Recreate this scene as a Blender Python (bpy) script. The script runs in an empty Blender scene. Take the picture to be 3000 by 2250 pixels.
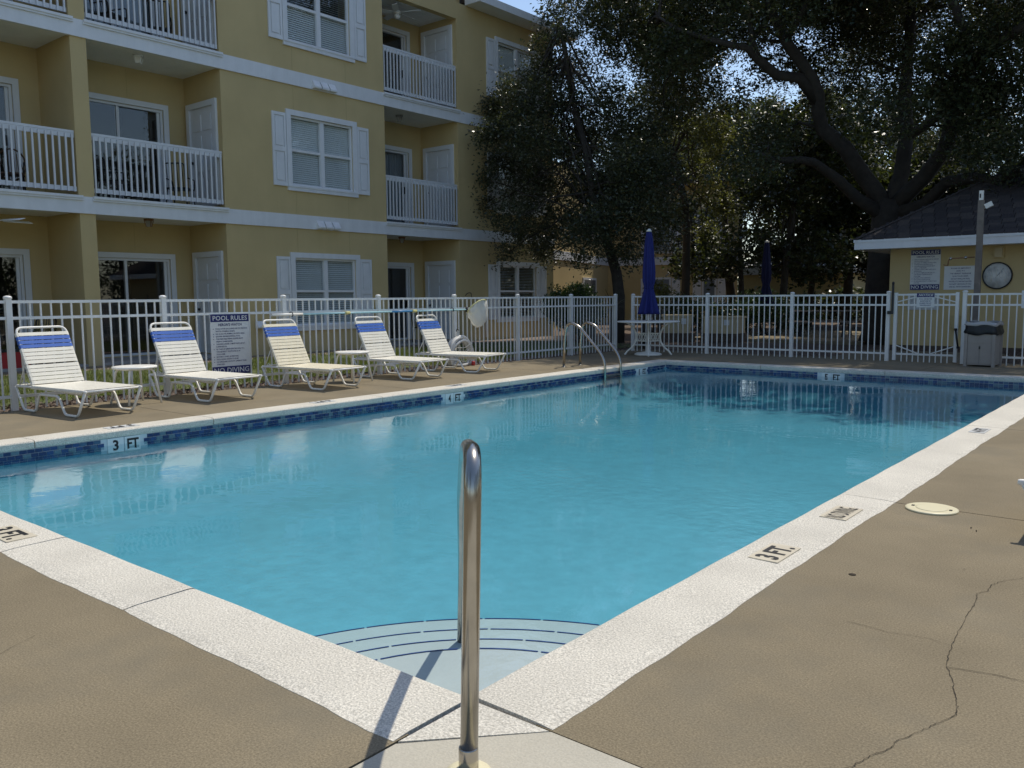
import bpy, math, random
import numpy as np
from mathutils import Matrix, Vector

# ------------------------------------------------------------------ scene, camera, sky, sun
S = bpy.context.scene
C = S.collection
H = 1.24                                    # camera height above the pool deck
FPX, YAW, PITCH, ROLL = 2469.65, -.690862, .102452, .0077367
def cam_axes():
    cy, sy, cp, sp = math.cos(YAW), math.sin(YAW), math.cos(PITCH), math.sin(PITCH)
    f = np.array([sy*cp, cy*cp, -sp]); r = np.array([cy, -sy, 0.]); d = np.cross(f, r)
    return math.cos(ROLL)*r + math.sin(ROLL)*d, -math.sin(ROLL)*r + math.cos(ROLL)*d, f
AR, AD, AF = cam_axes()
cam = bpy.data.objects.new('camera', bpy.data.cameras.new('camera')); C.objects.link(cam)
cam.data.sensor_width = 36; cam.data.lens = FPX/3000*36; cam.data.clip_end = 2000; cam.data.clip_start = .05
m = Matrix.Identity(4)
for i in range(3):
    m[i][0] = AR[i]; m[i][1] = -AD[i]; m[i][2] = -AF[i]
m[2][3] = H
cam.matrix_world = m
S.camera = cam
SUN_EL, SUN_AZ = math.radians(63), math.radians(-1.5)     # azimuth measured from +Y towards +X
W = bpy.data.worlds.new('World'); S.world = W; W.use_nodes = True
wn = W.node_tree.nodes; bgn = wn['Background']
sky = wn.new('ShaderNodeTexSky'); sky.sky_type = 'NISHITA'; sky.sun_disc = False
sky.sun_elevation = SUN_EL; sky.sun_rotation = SUN_AZ; sky.air_density = 1.0; sky.dust_density = .7; sky.ozone_density = 1.0
W.node_tree.links.new(sky.outputs[0], bgn.inputs[0]); bgn.inputs[1].default_value = .15
sl = bpy.data.lights.new('sun', 'SUN'); sl.energy = 3.4; sl.angle = math.radians(.53); sl.color = (1, .93, .80)
so = bpy.data.objects.new('sun', sl); C.objects.link(so)
sdir = Vector((math.sin(SUN_AZ)*math.cos(SUN_EL), math.cos(SUN_AZ)*math.cos(SUN_EL), math.sin(SUN_EL)))
so.rotation_euler = sdir.to_track_quat('Z', 'Y').to_euler(); so.location = (0, 10, 30)
S.view_settings.view_transform = 'Standard'; S.view_settings.look = 'None'; S.view_settings.gamma = 1
S.view_settings.exposure = .06
S.render.engine = 'CYCLES'
S.cycles.max_bounces = 8; S.cycles.transparent_max_bounces = 24; S.cycles.use_denoising = True
S.cycles.sample_clamp_indirect = 6

rng = np.random.default_rng(7); random.seed(7)
def at(px, py, Y):                          # the point on the plane y = Y seen at a photo pixel
    d = AR*((px-1500)/FPX) + AD*((py-1125)/FPX) + AF
    t = Y/d[1]
    return np.array([d[0]*t, Y, H + d[2]*t])

# ------------------------------------------------------------------ materials
MATS = {}
def nt(name):
    m = bpy.data.materials.new(name); m.use_nodes = True
    MATS[name] = m
    return m, m.node_tree.nodes, m.node_tree.links, m.node_tree.nodes['Principled BSDF']
def mat(name, col, rough=.6, metal=0., spec=.5, var=0., vscale=3., bump=0., bscale=60., speck=None, streak=0., var2=0., v2scale=.6):
    """principled with two noises for colour variation, optional fine speckle and relief"""
    m, n, l, p = nt(name)
    p.inputs['Roughness'].default_value = rough; p.inputs['Metallic'].default_value = metal
    p.inputs['Specular IOR Level'].default_value = spec
    p.inputs['Base Color'].default_value = (*col, 1)
    geo = n.new('ShaderNodeNewGeometry')
    def noise(sc, det=4, ro=.55):
        t = n.new('ShaderNodeTexNoise'); t.inputs['Scale'].default_value = sc; t.inputs['Detail'].default_value = det
        t.inputs['Roughness'].default_value = ro; l.new(geo.outputs['Position'], t.inputs['Vector']); return t
    cur = None
    def mul(fac_out, lo, hi, cur):
        mr = n.new('ShaderNodeMapRange'); mr.inputs[1].default_value = .3; mr.inputs[2].default_value = .7
        mr.inputs[3].default_value = lo; mr.inputs[4].default_value = hi; l.new(fac_out, mr.inputs[0])
        mx = n.new('ShaderNodeMix'); mx.data_type = 'RGBA'; mx.blend_type = 'MULTIPLY'; mx.inputs[0].default_value = 1
        if cur is None: mx.inputs[6].default_value = (*col, 1)
        else: l.new(cur, mx.inputs[6])
        l.new(mr.outputs[0], mx.inputs[7]); return mx.outputs[2]
    if var: cur = mul(noise(vscale).outputs[0], 1-var, 1+var, cur)
    if var2: cur = mul(noise(v2scale, 3).outputs[0], 1-var2, 1+var2, cur)
    if streak:                               # faint vertical run-off marks
        mp = n.new('ShaderNodeMapping'); mp.inputs['Scale'].default_value = (5, 5, .35); l.new(geo.outputs['Position'], mp.inputs[0])
        t = noise(1.0, 5, .65); l.new(mp.outputs[0], t.inputs['Vector']); cur = mul(t.outputs[0], 1-streak, 1+streak*.6, cur)
    if speck:                                # (scale, darkest, lightest)
        cur = mul(noise(speck[0], 2, .7).outputs[0], speck[1], speck[2], cur)
    if cur is not None: l.new(cur, p.inputs['Base Color'])
    if bump:
        b = n.new('ShaderNodeBump'); b.inputs['Strength'].default_value = bump; b.inputs['Distance'].default_value = .01
        l.new(noise(bscale, 5, .6).outputs[0], b.inputs['Height']); l.new(b.outputs[0], p.inputs['Normal'])
    return m
mat('stucco', (.58, .45, .228), .9, streak=.022, var=.05, vscale=1.2, var2=.05, v2scale=.25, bump=.35, bscale=120, spec=.2)
mat('stucco_seam', (.48, .38, .19), .9, spec=.1)
mat('white_trim', (.76, .77, .78), .55, streak=.05, var=.03, vscale=5)
mat('white_door', (.72, .73, .74), .5, var=.03, vscale=3)
mat('white_ceiling', (.80, .79, .76), .7, var=.04)
mat('white_metal', (.82, .80, .74), .38, var=.04, vscale=8)
mat('fence_metal', (.77, .77, .745), .38, var=.07, vscale=3, streak=.06)
mat('balcony_metal', (.68, .69, .70), .4, var=.04, vscale=6)
mat('strap_white', (.80, .765, .66), .45, var=.05, vscale=9)
mat('strap_cream', (.80, .73, .55), .45, var=.06, vscale=9)
mat('strap_blue', (.045, .13, .46), .45, var=.08, vscale=12)
mat('deck', (.206, .170, .111), .88, var=.10, vscale=2.3, var2=.12, v2scale=.55, bump=.12, bscale=300, speck=(150, .66, 1.36), spec=.25)
def stain(m):                                # grey weathered patches on the tan concrete
    n, l = m.node_tree.nodes, m.node_tree.links; p = n['Principled BSDF']; src = p.inputs['Base Color'].links[0].from_socket
    g = n.new('ShaderNodeNewGeometry'); t = n.new('ShaderNodeTexNoise'); t.inputs['Scale'].default_value = 1.1; t.inputs['Detail'].default_value = 6; t.inputs['Roughness'].default_value = .65
    l.new(g.outputs['Position'], t.inputs['Vector']); mr = n.new('ShaderNodeMapRange'); mr.inputs[1].default_value = .50; mr.inputs[2].default_value = .68; mr.inputs[4].default_value = .42
    l.new(t.outputs[0], mr.inputs[0]); mx = n.new('ShaderNodeMix'); mx.data_type = 'RGBA'; l.new(mr.outputs[0], mx.inputs[0]); l.new(src, mx.inputs[6]); mx.inputs[7].default_value = (.135, .125, .098, 1)
    l.new(mx.outputs[2], p.inputs['Base Color'])
stain(MATS['deck'])
mat('deck_new', (.46, .43, .355), .85, var=.06, vscale=3, bump=.25, bscale=120, speck=(150, .9, 1.1), spec=.25)
mat('coping', (.655, .62, .54), .85, var=.08, vscale=2.2, bump=.5, bscale=120, speck=(135, .56, 1.25), spec=.25)
mat('dark_gap', (.055, .046, .036), .95, spec=.1)
mat('tile_cream', (.60, .54, .42), .4, var=.06, vscale=10)
mat('tile_white', (.72, .73, .72), .25)
for i, c in enumerate([(.012, .035, .12), (.018, .06, .18), (.045, .105, .19), (.10, .17, .22)]):
    mat('pool_tile_%d' % i, c, .2, var=.12, vscale=25)
mat('grout', (.60, .64, .66), .9)
mat('plaster', (.120, .37, .452), .7, var=.075, vscale=8, var2=.05, v2scale=1.2)  # natural mottling raised to stand in for ripple light; water's blue put in too
mat('plaster_step', (.385, .45, .455), .7, var=.05, vscale=4)  # same plaster; paler colour stands in for less scattered light in shallow water
mat('step_blue', (.015, .05, .22), .3)
mat('black_paint', (.012, .012, .014), .5)
mat('navy_paint', (.012, .016, .12), .45)
mat('sign_white', (.68, .69, .68), .4, var=.04, vscale=9)
mat('sign_grey', (.50, .51, .50), .45, var=.08, vscale=6)
mat('steel', (.42, .395, .355), .22, metal=1., var=.10, vscale=14, var2=.10, v2scale=3)
mat('black_plastic', (.012, .012, .014), .4)
mat('bag_plastic', (.008, .009, .013), .42, bump=.5, bscale=22)
mat('liner_plastic', (.42, .41, .42), .2, bump=.6, bscale=18)
mat('bin_panel', (.33, .30, .27), .6, var=.06, vscale=6)
mat('umbrella_blue', (.007, .013, .13), .75, var=.10, vscale=8)
mat('umbrella_navy', (.006, .007, .05), .8)
mat('pole_blue', (.38, .62, .68), .35)
mat('pole_blue_dark', (.06, .25, .5), .35)
mat('pole_yellow', (.62, .58, .24), .5)
mat('hose_white', (.64, .63, .60), .5, var=.06, vscale=14)
mat('rope', (.66, .62, .52), .8)
mat('red_plastic', (.45, .03, .03), .4)
mat('wood_post', (.20, .17, .145), .85, var=.18, vscale=7, bump=.4, bscale=30)
mat('bark', (.042, .035, .029), .9, var=.3, vscale=6, bump=1., bscale=14)
mat('bark_dark', (.05, .042, .034), .9, var=.3, vscale=6, bump=1., bscale=14)
mat('mulch', (.105, .075, .055), .95, var=.35, vscale=18, bump=1., bscale=40, speck=(60, .55, 1.5))
mat('gravel_mulch', (.20, .155, .125), .95, var=.25, vscale=22, bump=1., bscale=50, speck=(70, .6, 1.4))
mat('lawn', (.085, .105, .030), .95, var=.3, vscale=9, bump=.8, bscale=60)
mat('patio', (.34, .325, .30), .85, var=.08, vscale=4, bump=.2)
mat('roofing', (.070, .058, .055), .9, var=.25, vscale=5, bump=.5, bscale=70)
for i, c in enumerate([(.046, .038, .038), (.062, .051, .049), (.082, .067, .060)]):
    mat('shingle_%d' % i, c, .92, var=.2, vscale=30, bump=.5, bscale=90)
mat('dark_metal', (.016, .016, .017), .4)
mat('copper_metal', (.24, .11, .05), .45)
mat('beige_box', (.55, .45, .27), .6, var=.06, vscale=4)
mat('wicker', (.10, .055, .03), .7)
mat('interior', (.10, .10, .10), .9)
mat('blind', (.84, .85, .84), .6)
mat('curtain', (.20, .23, .26), .9)
mat('clock_face', (.66, .66, .63), .6, var=.25, vscale=9)
mat('lid_cream', (.70, .64, .44), .4)
mat('flower_white', (.8, .8, .76), .6)
mat('net_rim', (.62, .60, .28), .5)
mat('screen_grey', (.3, .3, .3), .5)
mat('far_roof', (.62, .62, .60), .5)
def leafmat(name, col, trans=.35, rough=.4, var=.35):
    m, n, l, p = nt(name)
    p.inputs['Roughness'].default_value = rough; p.inputs['Specular IOR Level'].default_value = .6
    oi = n.new('ShaderNodeNewGeometry')
    mr = n.new('ShaderNodeMapRange'); mr.inputs[3].default_value = 1-var; mr.inputs[4].default_value = 1+var*1.3
    l.new(oi.outputs['Random Per Island'], mr.inputs[0])
    mx = n.new('ShaderNodeMix'); mx.data_type = 'RGBA'; mx.blend_type = 'MULTIPLY'; mx.inputs[0].default_value = 1
    mx.inputs[6].default_value = (*col, 1); l.new(mr.outputs[0], mx.inputs[7])
    l.new(mx.outputs[2], p.inputs['Base Color'])
    tr = n.new('ShaderNodeBsdfTranslucent')
    mc = n.new('ShaderNodeMix'); mc.data_type = 'RGBA'; mc.blend_type = 'MULTIPLY'; mc.inputs[0].default_value = 1
    mc.inputs[7].default_value = (1.5, 1.5, .6, 1); l.new(mx.outputs[2], mc.inputs[6]); l.new(mc.outputs[2], tr.inputs[0])
    ms = n.new('ShaderNodeMixShader'); ms.inputs[0].default_value = trans
    l.new(p.outputs[0], ms.inputs[1]); l.new(tr.outputs[0], ms.inputs[2])
    l.new(ms.outputs[0], n['Material Output'].inputs[0])
leafmat('oak_leaf', (.052, .062, .032), .30, .30)
leafmat('laurel_leaf', (.070, .080, .048), .28, .28)
leafmat('olive_leaf', (.105, .112, .050), .45, .4)
leafmat('far_leaf', (.044, .056, .025), .30, .36)
leafmat('bush_leaf', (.030, .062, .016), .25, .35)
leafmat('grass_blade', (.12, .145, .035), .35, .5, .4)
leafmat('palm_leaf', (.05, .065, .025), .2, .4)
def glassmat(name, tint, rough=0.0, f0=.05):
    # clear sheet: straight-through light plus a mirror layer that grows towards grazing angles on both sides
    m, n, l, p = nt(name); n.remove(p)
    fr = n.new('ShaderNodeLayerWeight')
    pw = n.new('ShaderNodeMath'); pw.operation = 'POWER'; pw.inputs[1].default_value = 5; l.new(fr.outputs['Facing'], pw.inputs[0])
    ma = n.new('ShaderNodeMath'); ma.operation = 'MULTIPLY_ADD'; ma.inputs[1].default_value = 1-f0; ma.inputs[2].default_value = f0; l.new(pw.outputs[0], ma.inputs[0])
    tr = n.new('ShaderNodeBsdfTransparent'); tr.inputs[0].default_value = (*tint, 1)
    gl = n.new('ShaderNodeBsdfGlossy'); gl.inputs['Roughness'].default_value = rough
    ms = n.new('ShaderNodeMixShader'); l.new(ma.outputs[0], ms.inputs[0]); l.new(tr.outputs[0], ms.inputs[1]); l.new(gl.outputs[0], ms.inputs[2])
    l.new(ms.outputs[0], n['Material Output'].inputs[0]); return m, n, l, fr, gl
glassmat('pane', (.93, .95, .95), .0, .06)
def netmat():
    m, n, l, p = nt('net_white'); p.inputs['Base Color'].default_value = (.75, .75, .7, 1)
    tr = n.new('ShaderNodeBsdfTransparent'); ms = n.new('ShaderNodeMixShader'); ms.inputs[0].default_value = .72
    l.new(tr.outputs[0], ms.inputs[1]); l.new(p.outputs[0], ms.inputs[2]); l.new(ms.outputs[0], n['Material Output'].inputs[0])
netmat()
def watermat():
    m, n, l, fr, gl = glassmat('water', (1, 1, 1), .004, .021)
    geo = n.new('ShaderNodeNewGeometry')
    def noi(sc, stretch, det=3):
        mp = n.new('ShaderNodeMapping'); mp.inputs['Scale'].default_value = stretch; mp.inputs['Rotation'].default_value = (0, 0, .5)
        l.new(geo.outputs['Position'], mp.inputs[0])
        t = n.new('ShaderNodeTexNoise'); t.inputs['Scale'].default_value = sc; t.inputs['Detail'].default_value = det
        l.new(mp.outputs[0], t.inputs['Vector']); return t
    a = noi(1.6, (1, 1.6, 1)); b = noi(13, (1, 1, 1), 5)
    # gusty patches: the small ripples are stronger in some areas
    c = noi(.55, (1, 1, 1), 2); mr = n.new('ShaderNodeMapRange'); mr.inputs[1].default_value = .50; mr.inputs[2].default_value = .70
    mr.inputs[3].default_value = .10; mr.inputs[4].default_value = 2.2; l.new(c.outputs[0], mr.inputs[0])
    mu = n.new('ShaderNodeMath'); mu.operation = 'MULTIPLY'; l.new(b.outputs[0], mu.inputs[0]); l.new(mr.outputs[0], mu.inputs[1])
    ad = n.new('ShaderNodeMath'); ad.operation = 'ADD'; l.new(a.outputs[0], ad.inputs[0]); l.new(mu.outputs[0], ad.inputs[1])
    bp = n.new('ShaderNodeBump'); bp.inputs['Strength'].default_value = .17; bp.inputs['Distance'].default_value = .02
    l.new(ad.outputs[0], bp.inputs['Height']); l.new(bp.outputs[0], fr.inputs['Normal']); l.new(bp.outputs[0], gl.inputs['Normal'])
    va = n.new('ShaderNodeVolumeAbsorption'); va.inputs[0].default_value = (.30, .80, .90, 1); va.inputs[1].default_value = .36
    l.new(va.outputs[0], n['Material Output'].inputs[1])
watermat()

# ------------------------------------------------------------------ mesh helpers
class MB:
    def __init__(s): s.V = []; s.F = []; s.S = []; s.M = []
    def add(s, vs, fs, smooth=False, mi=0):
        o = len(s.V); s.V += [tuple(float(c) for c in v) for v in vs]
        s.F += [tuple(o+i for i in f) for f in fs]; s.S += [smooth]*len(fs); s.M += [mi]*len(fs); return s
    def box(s, x0, x1, y0, y1, z0, z1, mi=0):
        v = [(x, y, z) for z in (z0, z1) for y in (y0, y1) for x in (x0, x1)]
        return s.add(v, [(0, 2, 3, 1), (4, 5, 7, 6), (0, 1, 5, 4), (2, 6, 7, 3), (0, 4, 6, 2), (1, 3, 7, 5)], mi=mi)
    def obox(s, c, u, v, w, mi=0):           # centre and three half-vectors
        c, u, v, w = map(np.asarray, (c, u, v, w))
        vs = [c + a*u + b*v + d*w for d in (-1, 1) for b in (-1, 1) for a in (-1, 1)]
        return s.add(vs, [(0, 2, 3, 1), (4, 5, 7, 6), (0, 1, 5, 4), (2, 6, 7, 3), (0, 4, 6, 2), (1, 3, 7, 5)], mi=mi)
    def bar(s, a, b, w, h):                  # rectangular bar between two points
        a, b = np.asarray(a, float), np.asarray(b, float); d = b-a; L = np.linalg.norm(d); d /= L
        up = np.array([0, 0, 1.]) if abs(d[2]) < .95 else np.array([1., 0, 0])
        u = np.cross(d, up); u /= np.linalg.norm(u); v = np.cross(u, d)
        return s.obox((a+b)/2, d*L/2, u*w/2, v*h/2)
    def tube(s, pts, r, n=8, closed=False, cap=True, flat=1.):
        P = np.array(pts, float); N = len(P); r = np.broadcast_to(np.asarray(r, float), (N,))
        T = np.zeros_like(P)
        for i in range(N):
            a = P[(i-1) % N] if closed or i else P[i]; b = P[(i+1) % N] if closed or i < N-1 else P[i]
            T[i] = (b-a)/max(np.linalg.norm(b-a), 1e-9)
        ref = np.array([0, 0, 1.]) if abs(T[0][2]) < .9 else np.array([1., 0, 0])
        u = np.cross(T[0], ref); u /= np.linalg.norm(u); vs = []
        for i in range(N):
            u = u - T[i]*np.dot(u, T[i]); u /= np.linalg.norm(u); w = np.cross(T[i], u)
            for k in range(n):
                a = 2*math.pi*k/n; vs.append(P[i] + r[i]*(math.cos(a)*u + flat*math.sin(a)*w))
        fs = []
        for i in range(N if closed else N-1):
            j = (i+1) % N
            for k in range(n): fs.append((i*n+k, i*n+(k+1) % n, j*n+(k+1) % n, j*n+k))
        s.add(vs, fs, True)
        if cap and not closed:
            o = len(s.V)-N*n
            s.F += [tuple(o+k for k in reversed(range(n))), tuple(o+(N-1)*n+k for k in range(n))]; s.S += [False]*2; s.M += [0]*2
        return s
    def lathe(s, prof, c=(0, 0, 0), n=24, smooth=True, fn=None):
        vs = []
        for i, (r, z) in enumerate(prof):
            for k in range(n):
                a = 2*math.pi*k/n; rr = r*(fn(a, z) if fn else 1); vs.append((c[0]+rr*math.cos(a), c[1]+rr*math.sin(a), c[2]+z))
        fs = [(i*n+k, i*n+(k+1) % n, (i+1)*n+(k+1) % n, (i+1)*n+k) for i in range(len(prof)-1) for k in range(n)]
        s.add(vs, fs, smooth); o = len(s.V)-len(vs)
        s.F += [tuple(o+k for k in reversed(range(n))), tuple(o+(len(prof)-1)*n+k for k in range(n))]; s.S += [False]*2; s.M += [0]*2
        return s
    def prism(s, poly, a, b):                # polygon of 3-d points swept from offset a to offset b (vectors)
        n = len(poly); poly = [np.asarray(p, float) for p in poly]
        vs = [p+np.asarray(a) for p in poly] + [p+np.asarray(b) for p in poly]
        fs = [tuple(range(n))[::-1], tuple(range(n, 2*n))] + [(i, (i+1) % n, n+(i+1) % n, n+i) for i in range(n)]
        return s.add(vs, fs)
    def mesh(s, name, mats):
        me = bpy.data.meshes.new(name); me.from_pydata(s.V, [], s.F)
        for x in (mats if isinstance(mats, (list, tuple)) else [mats]): me.materials.append(MATS[x])
        me.polygons.foreach_set('use_smooth', s.S)
        if isinstance(mats, (list, tuple)): me.polygons.foreach_set('material_index', s.M)
        me.update(); return me
    def build(s, name, mats, parent=None, **kw):
        return link(name, s.mesh(name, mats), parent, **kw)
def link(name, data, parent=None, loc=None, rz=None, **kw):
    o = bpy.data.objects.new(name, data); C.objects.link(o)
    if parent is not None: o.parent = parent
    if loc is not None: o.location = loc
    if rz is not None: o.rotation_euler = (0, 0, rz)
    for k, v in kw.items(): o[k] = v
    return o
def thing(name, label, cat, loc=(0, 0, 0), rz=0, group=None):
    o = link(name, None, None, loc, rz, label=label, category=cat)
    if group: o['group'] = group
    return o
def struct(name, mb, mats, parent=None): return mb.build(name, mats, parent, **({} if parent else {'kind': 'structure'}))
def copy_tree(o, parent=None):
    c = o.copy(); C.objects.link(c)
    if parent is not None: c.parent = parent
    for ch in list(o.children): copy_tree(ch, c)
    return c
def fillet(pts, r, n=5, closed=False):
    P = [np.array(p, float) for p in pts]; out = []; N = len(P)
    for i in range(N):
        if not closed and i in (0, N-1): out.append(P[i]); continue
        a, b, c = P[i-1], P[i], P[(i+1) % N]; u = a-b; v = c-b; lu, lv = np.linalg.norm(u), np.linalg.norm(v)
        rr = min(r, lu*.49, lv*.49); p0, p1 = b+u/lu*rr, b+v/lv*rr
        for k in range(n+1):
            t = k/n; out.append((1-t)**2*p0 + 2*t*(1-t)*b + t*t*p1)
    return out
def text(body, o, u, v, height, width=None, mats='black_paint', parent=None, name='lettering', align='CENTER', thick=.0015, bold=0., shear=0., split=False):
    """flat raised lettering: o = baseline anchor, u = reading direction, v = up"""
    cu = bpy.data.curves.new('t', 'FONT'); cu.body = body; cu.align_x = align; cu.resolution_u = 2; cu.offset = bold; cu.shear = shear
    ob = bpy.data.objects.new('t', cu); me = bpy.data.meshes.new_from_object(ob)
    bpy.data.objects.remove(ob); bpy.data.curves.remove(cu)
    n = len(me.vertices); co = np.zeros(n*3); me.vertices.foreach_get('co', co); co = co.reshape(-1, 3)
    fs = [tuple(p.vertices) for p in me.polygons]; bpy.data.meshes.remove(me)
    k = height/.72; kx = k
    if width: kx = width/max(co[:, 0].max()-co[:, 0].min(), 1e-6)
    o, u, v = map(lambda q: np.asarray(q, float), (o, u, v)); w = np.cross(u, v)
    P = o + np.outer(co[:, 0]*kx, u) + np.outer(co[:, 1]*k, v) + w*thick
    if not split: return MB().add(P, fs).build(name, mats, parent)
    par = list(range(len(P)))                # each letter a piece of its own
    def root(i):
        while par[i] != i: i = par[i]
        return i
    for f in fs:
        for q in f[1:]: par[root(q)] = root(f[0])
    groups = {}
    for f in fs: groups.setdefault(root(f[0]), []).append(f)
    for g in groups.values():
        ids = sorted({i for f in g for i in f}); mp = {i: k for k, i in enumerate(ids)}
        MB().add([P[i] for i in ids], [tuple(mp[i] for i in f) for f in g]).build('letter', mats, parent)
X_, Y_, Z_ = np.eye(3)
def leaves_mesh(name, P, size, material, aspect=.5, up=.0, seed=1):
    """one small diamond-shaped face per point"""
    r = np.random.default_rng(seed); N = len(P); P = np.asarray(P, float)
    nrm = r.normal(size=(N, 3)); nrm[:, 2] = np.abs(nrm[:, 2])+up; nrm /= np.linalg.norm(nrm, axis=1)[:, None]
    a = r.normal(size=(N, 3)); a -= nrm*(a*nrm).sum(1)[:, None]; a /= np.linalg.norm(a, axis=1)[:, None]
    b = np.cross(nrm, a)
    L = size*r.uniform(.6, 1.35, N)[:, None]; w = L*aspect
    bend = L*r.uniform(-.15, .15, N)[:, None]
    V = np.stack([P-a*L*.5, P+b*w*.5+nrm*bend, P+a*L*.5, P-b*w*.5+nrm*bend], 1).reshape(-1, 3)
    me = bpy.data.meshes.new(name); me.vertices.add(N*4); me.vertices.foreach_set('co', V.ravel())
    me.loops.add(N*4); me.loops.foreach_set('vertex_index', np.arange(N*4, dtype=np.int32))
    me.polygons.add(N); me.polygons.foreach_set('loop_start', np.arange(0, N*4, 4, dtype=np.int32))
    me.materials.append(MATS[material]); me.update(calc_edges=True); return me
def clump_points(centres, radii, n, seed=1, twig=10, spread=.13, shell=.45):
    """twigs spread through ellipsoid clumps, leaves around each twig"""
    r = np.random.default_rng(seed); out = []
    mean = np.mean([np.mean(R) for R in radii])
    for c, R in zip(centres, radii):
        k = max(3, int(n/twig*min(2.2, (np.mean(R)/mean)**2))); d = r.normal(size=(k, 3)); d /= np.linalg.norm(d, axis=1)[:, None]
        rad = r.uniform(shell**3, 1, k)**(1/3)*r.uniform(.75, 1.15, k)
        t = np.asarray(c) + d*rad[:, None]*np.asarray(R)
        ax = r.normal(size=(k, 3))*spread; ax[:, 2] -= spread*.3
        s = r.uniform(-1, 1, (k, twig))
        out.append((t[:, None, :] + ax[:, None, :]*s[..., None] + r.normal(size=(k, twig, 3))*spread*.45).reshape(-1, 3))
    return np.concatenate(out)

# ------------------------------------------------------------------ ground, lawn, deck
PX0, PX1, PY0, PY1 = -8.0, -1.71, 1.84, 14.31       # pool water edge
CW = .32                                            # coping width
WZ = -.135                                          # water level
g = MB()
for (x0, x1, y0, y1) in [(-300, PX0-.2, -300, 500), (PX1+.2, 300, -300, 500), (PX0-.2, PX1+.2, -300, PY0-.2), (PX0-.2, PX1+.2, PY1+.2, 500)]:
    g.add([(x0, y0, -.05), (x1, y0, -.05), (x1, y1, -.05), (x0, y1, -.05)], [(0, 1, 2, 3)])
ground = struct('ground', g, 'mulch')
lw = MB(); nx, ny = 14, 40
xs = np.linspace(-15.7, -11.25, nx); ys = np.linspace(-4, 19.5, ny)
vv = [(x + (.12*math.sin(y*2.1)+.08*math.sin(y*5.3+1) if i in (0, nx-1) else 0), y, -.03+.012*math.sin(x*3+y*1.7)) for j, y in enumerate(ys) for i, x in enumerate(xs)]
lw.add(vv, [(j*nx+i, j*nx+i+1, (j+1)*nx+i+1, (j+1)*nx+i) for j in range(ny-1) for i in range(nx-1)], True)
lawn = struct('lawn', lw, 'lawn')
gb = MB(); gb.add([(-16.8, -4, -.04), (-15.6, -4, -.04), (-15.6, 22, -.04), (-16.8, 22, -.04)], [(0, 1, 2, 3)])
struct('gravel_bed', gb, 'gravel_mulch')
# grass blades on the sunny strip
n = 42000; r = np.random.default_rng(3)
bx = r.uniform(-15.75, -11.15, n); by = r.uniform(2.2, 16.5, n)
keep = (np.sin(bx*2.3+by*1.1)+np.sin(by*2.9-bx)+r.normal(size=n)*.8) > -1.0; bx, by = bx[keep], by[keep]; n = len(bx)
h = r.uniform(.035, .085, n); an = r.uniform(0, 6.28, n); ln = r.normal(size=(n, 2))*.025
V = np.zeros((n, 3, 3)); V[:, 0] = np.stack([bx-np.cos(an)*.006, by-np.sin(an)*.006, np.full(n, -.03)], 1)
V[:, 1] = np.stack([bx+np.cos(an)*.006, by+np.sin(an)*.006, np.full(n, -.03)], 1)
V[:, 2] = np.stack([bx+ln[:, 0], by+ln[:, 1], h-.03], 1)
me = bpy.data.meshes.new('grass'); me.vertices.add(n*3); me.vertices.foreach_set('co', V.ravel())
me.loops.add(n*3); me.loops.foreach_set('vertex_index', np.arange(n*3, dtype=np.int32))
me.polygons.add(n); me.polygons.foreach_set('loop_start', np.arange(0, n*3, 3, dtype=np.int32)); me.materials.append(MATS['grass_blade']); me.update(calc_edges=True)
link('grass', me, kind='stuff', label='short sunlit grass strip between the fence and the apartment building', category='grass')
# mulch chips along the fence
n = 9000; cx = np.concatenate([r.uniform(-11.3, -10.42, n//2), r.uniform(-13, -2.5, n//2)]); cy = np.concatenate([r.uniform(1, 17, n//2), r.uniform(17.0, 20, n//2)])
me = leaves_mesh('mulch_chips', np.stack([cx, cy, np.full(n, -.035)+r.uniform(0, .02, n)], 1), .06, 'gravel_mulch', .35, seed=9)
link('mulch_chips', me, kind='stuff', label='loose bark mulch chips along the foot of the pool fence', category='mulch')

deck = link('pool_deck', None, None, kind='structure')
def slab(x0, x1, y0, y1, m='deck', nm='slab', j=.005):
    return MB().box(x0+j, x1-j, y0+j, y1-j, -.12, 0).build(nm, m, deck)
DX0, DY1 = -10.42, 17.15
ycuts = [-6, -2.2, 1.5, 4.75, 8.0, 11.3, 14.63]
for a, b in zip(ycuts[:-1], ycuts[1:]): slab(DX0, PX0-CW+.06, a, b)
xcuts = [DX0, -7.0, -3.6]
for a, b in zip(xcuts, [-7.0, -3.6, -.2]): slab(a, b, PY1+CW-.06, DY1)
rc = [1.84, 5.27, 8.8, 12.2, 14.63]
for a, b in zip(rc[:-1], rc[1:]): slab(PX1+CW-.06, 3.4, a, b)
for a, b in zip(rc[:-1], rc[1:]): slab(3.4, 8, a, b)
slab(-.2, 8, PY1+CW-.06, DY1)
for a, b in zip([PX0-CW+.06, -5.0], [-5.0, -1.69]): slab(a, b, -2.2, PY0-CW+.06); slab(a, b, -6, -2.2)
slab(1.6, 8, -6, 1.84); slab(-1.69, 1.6, -6, -.2)
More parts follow.
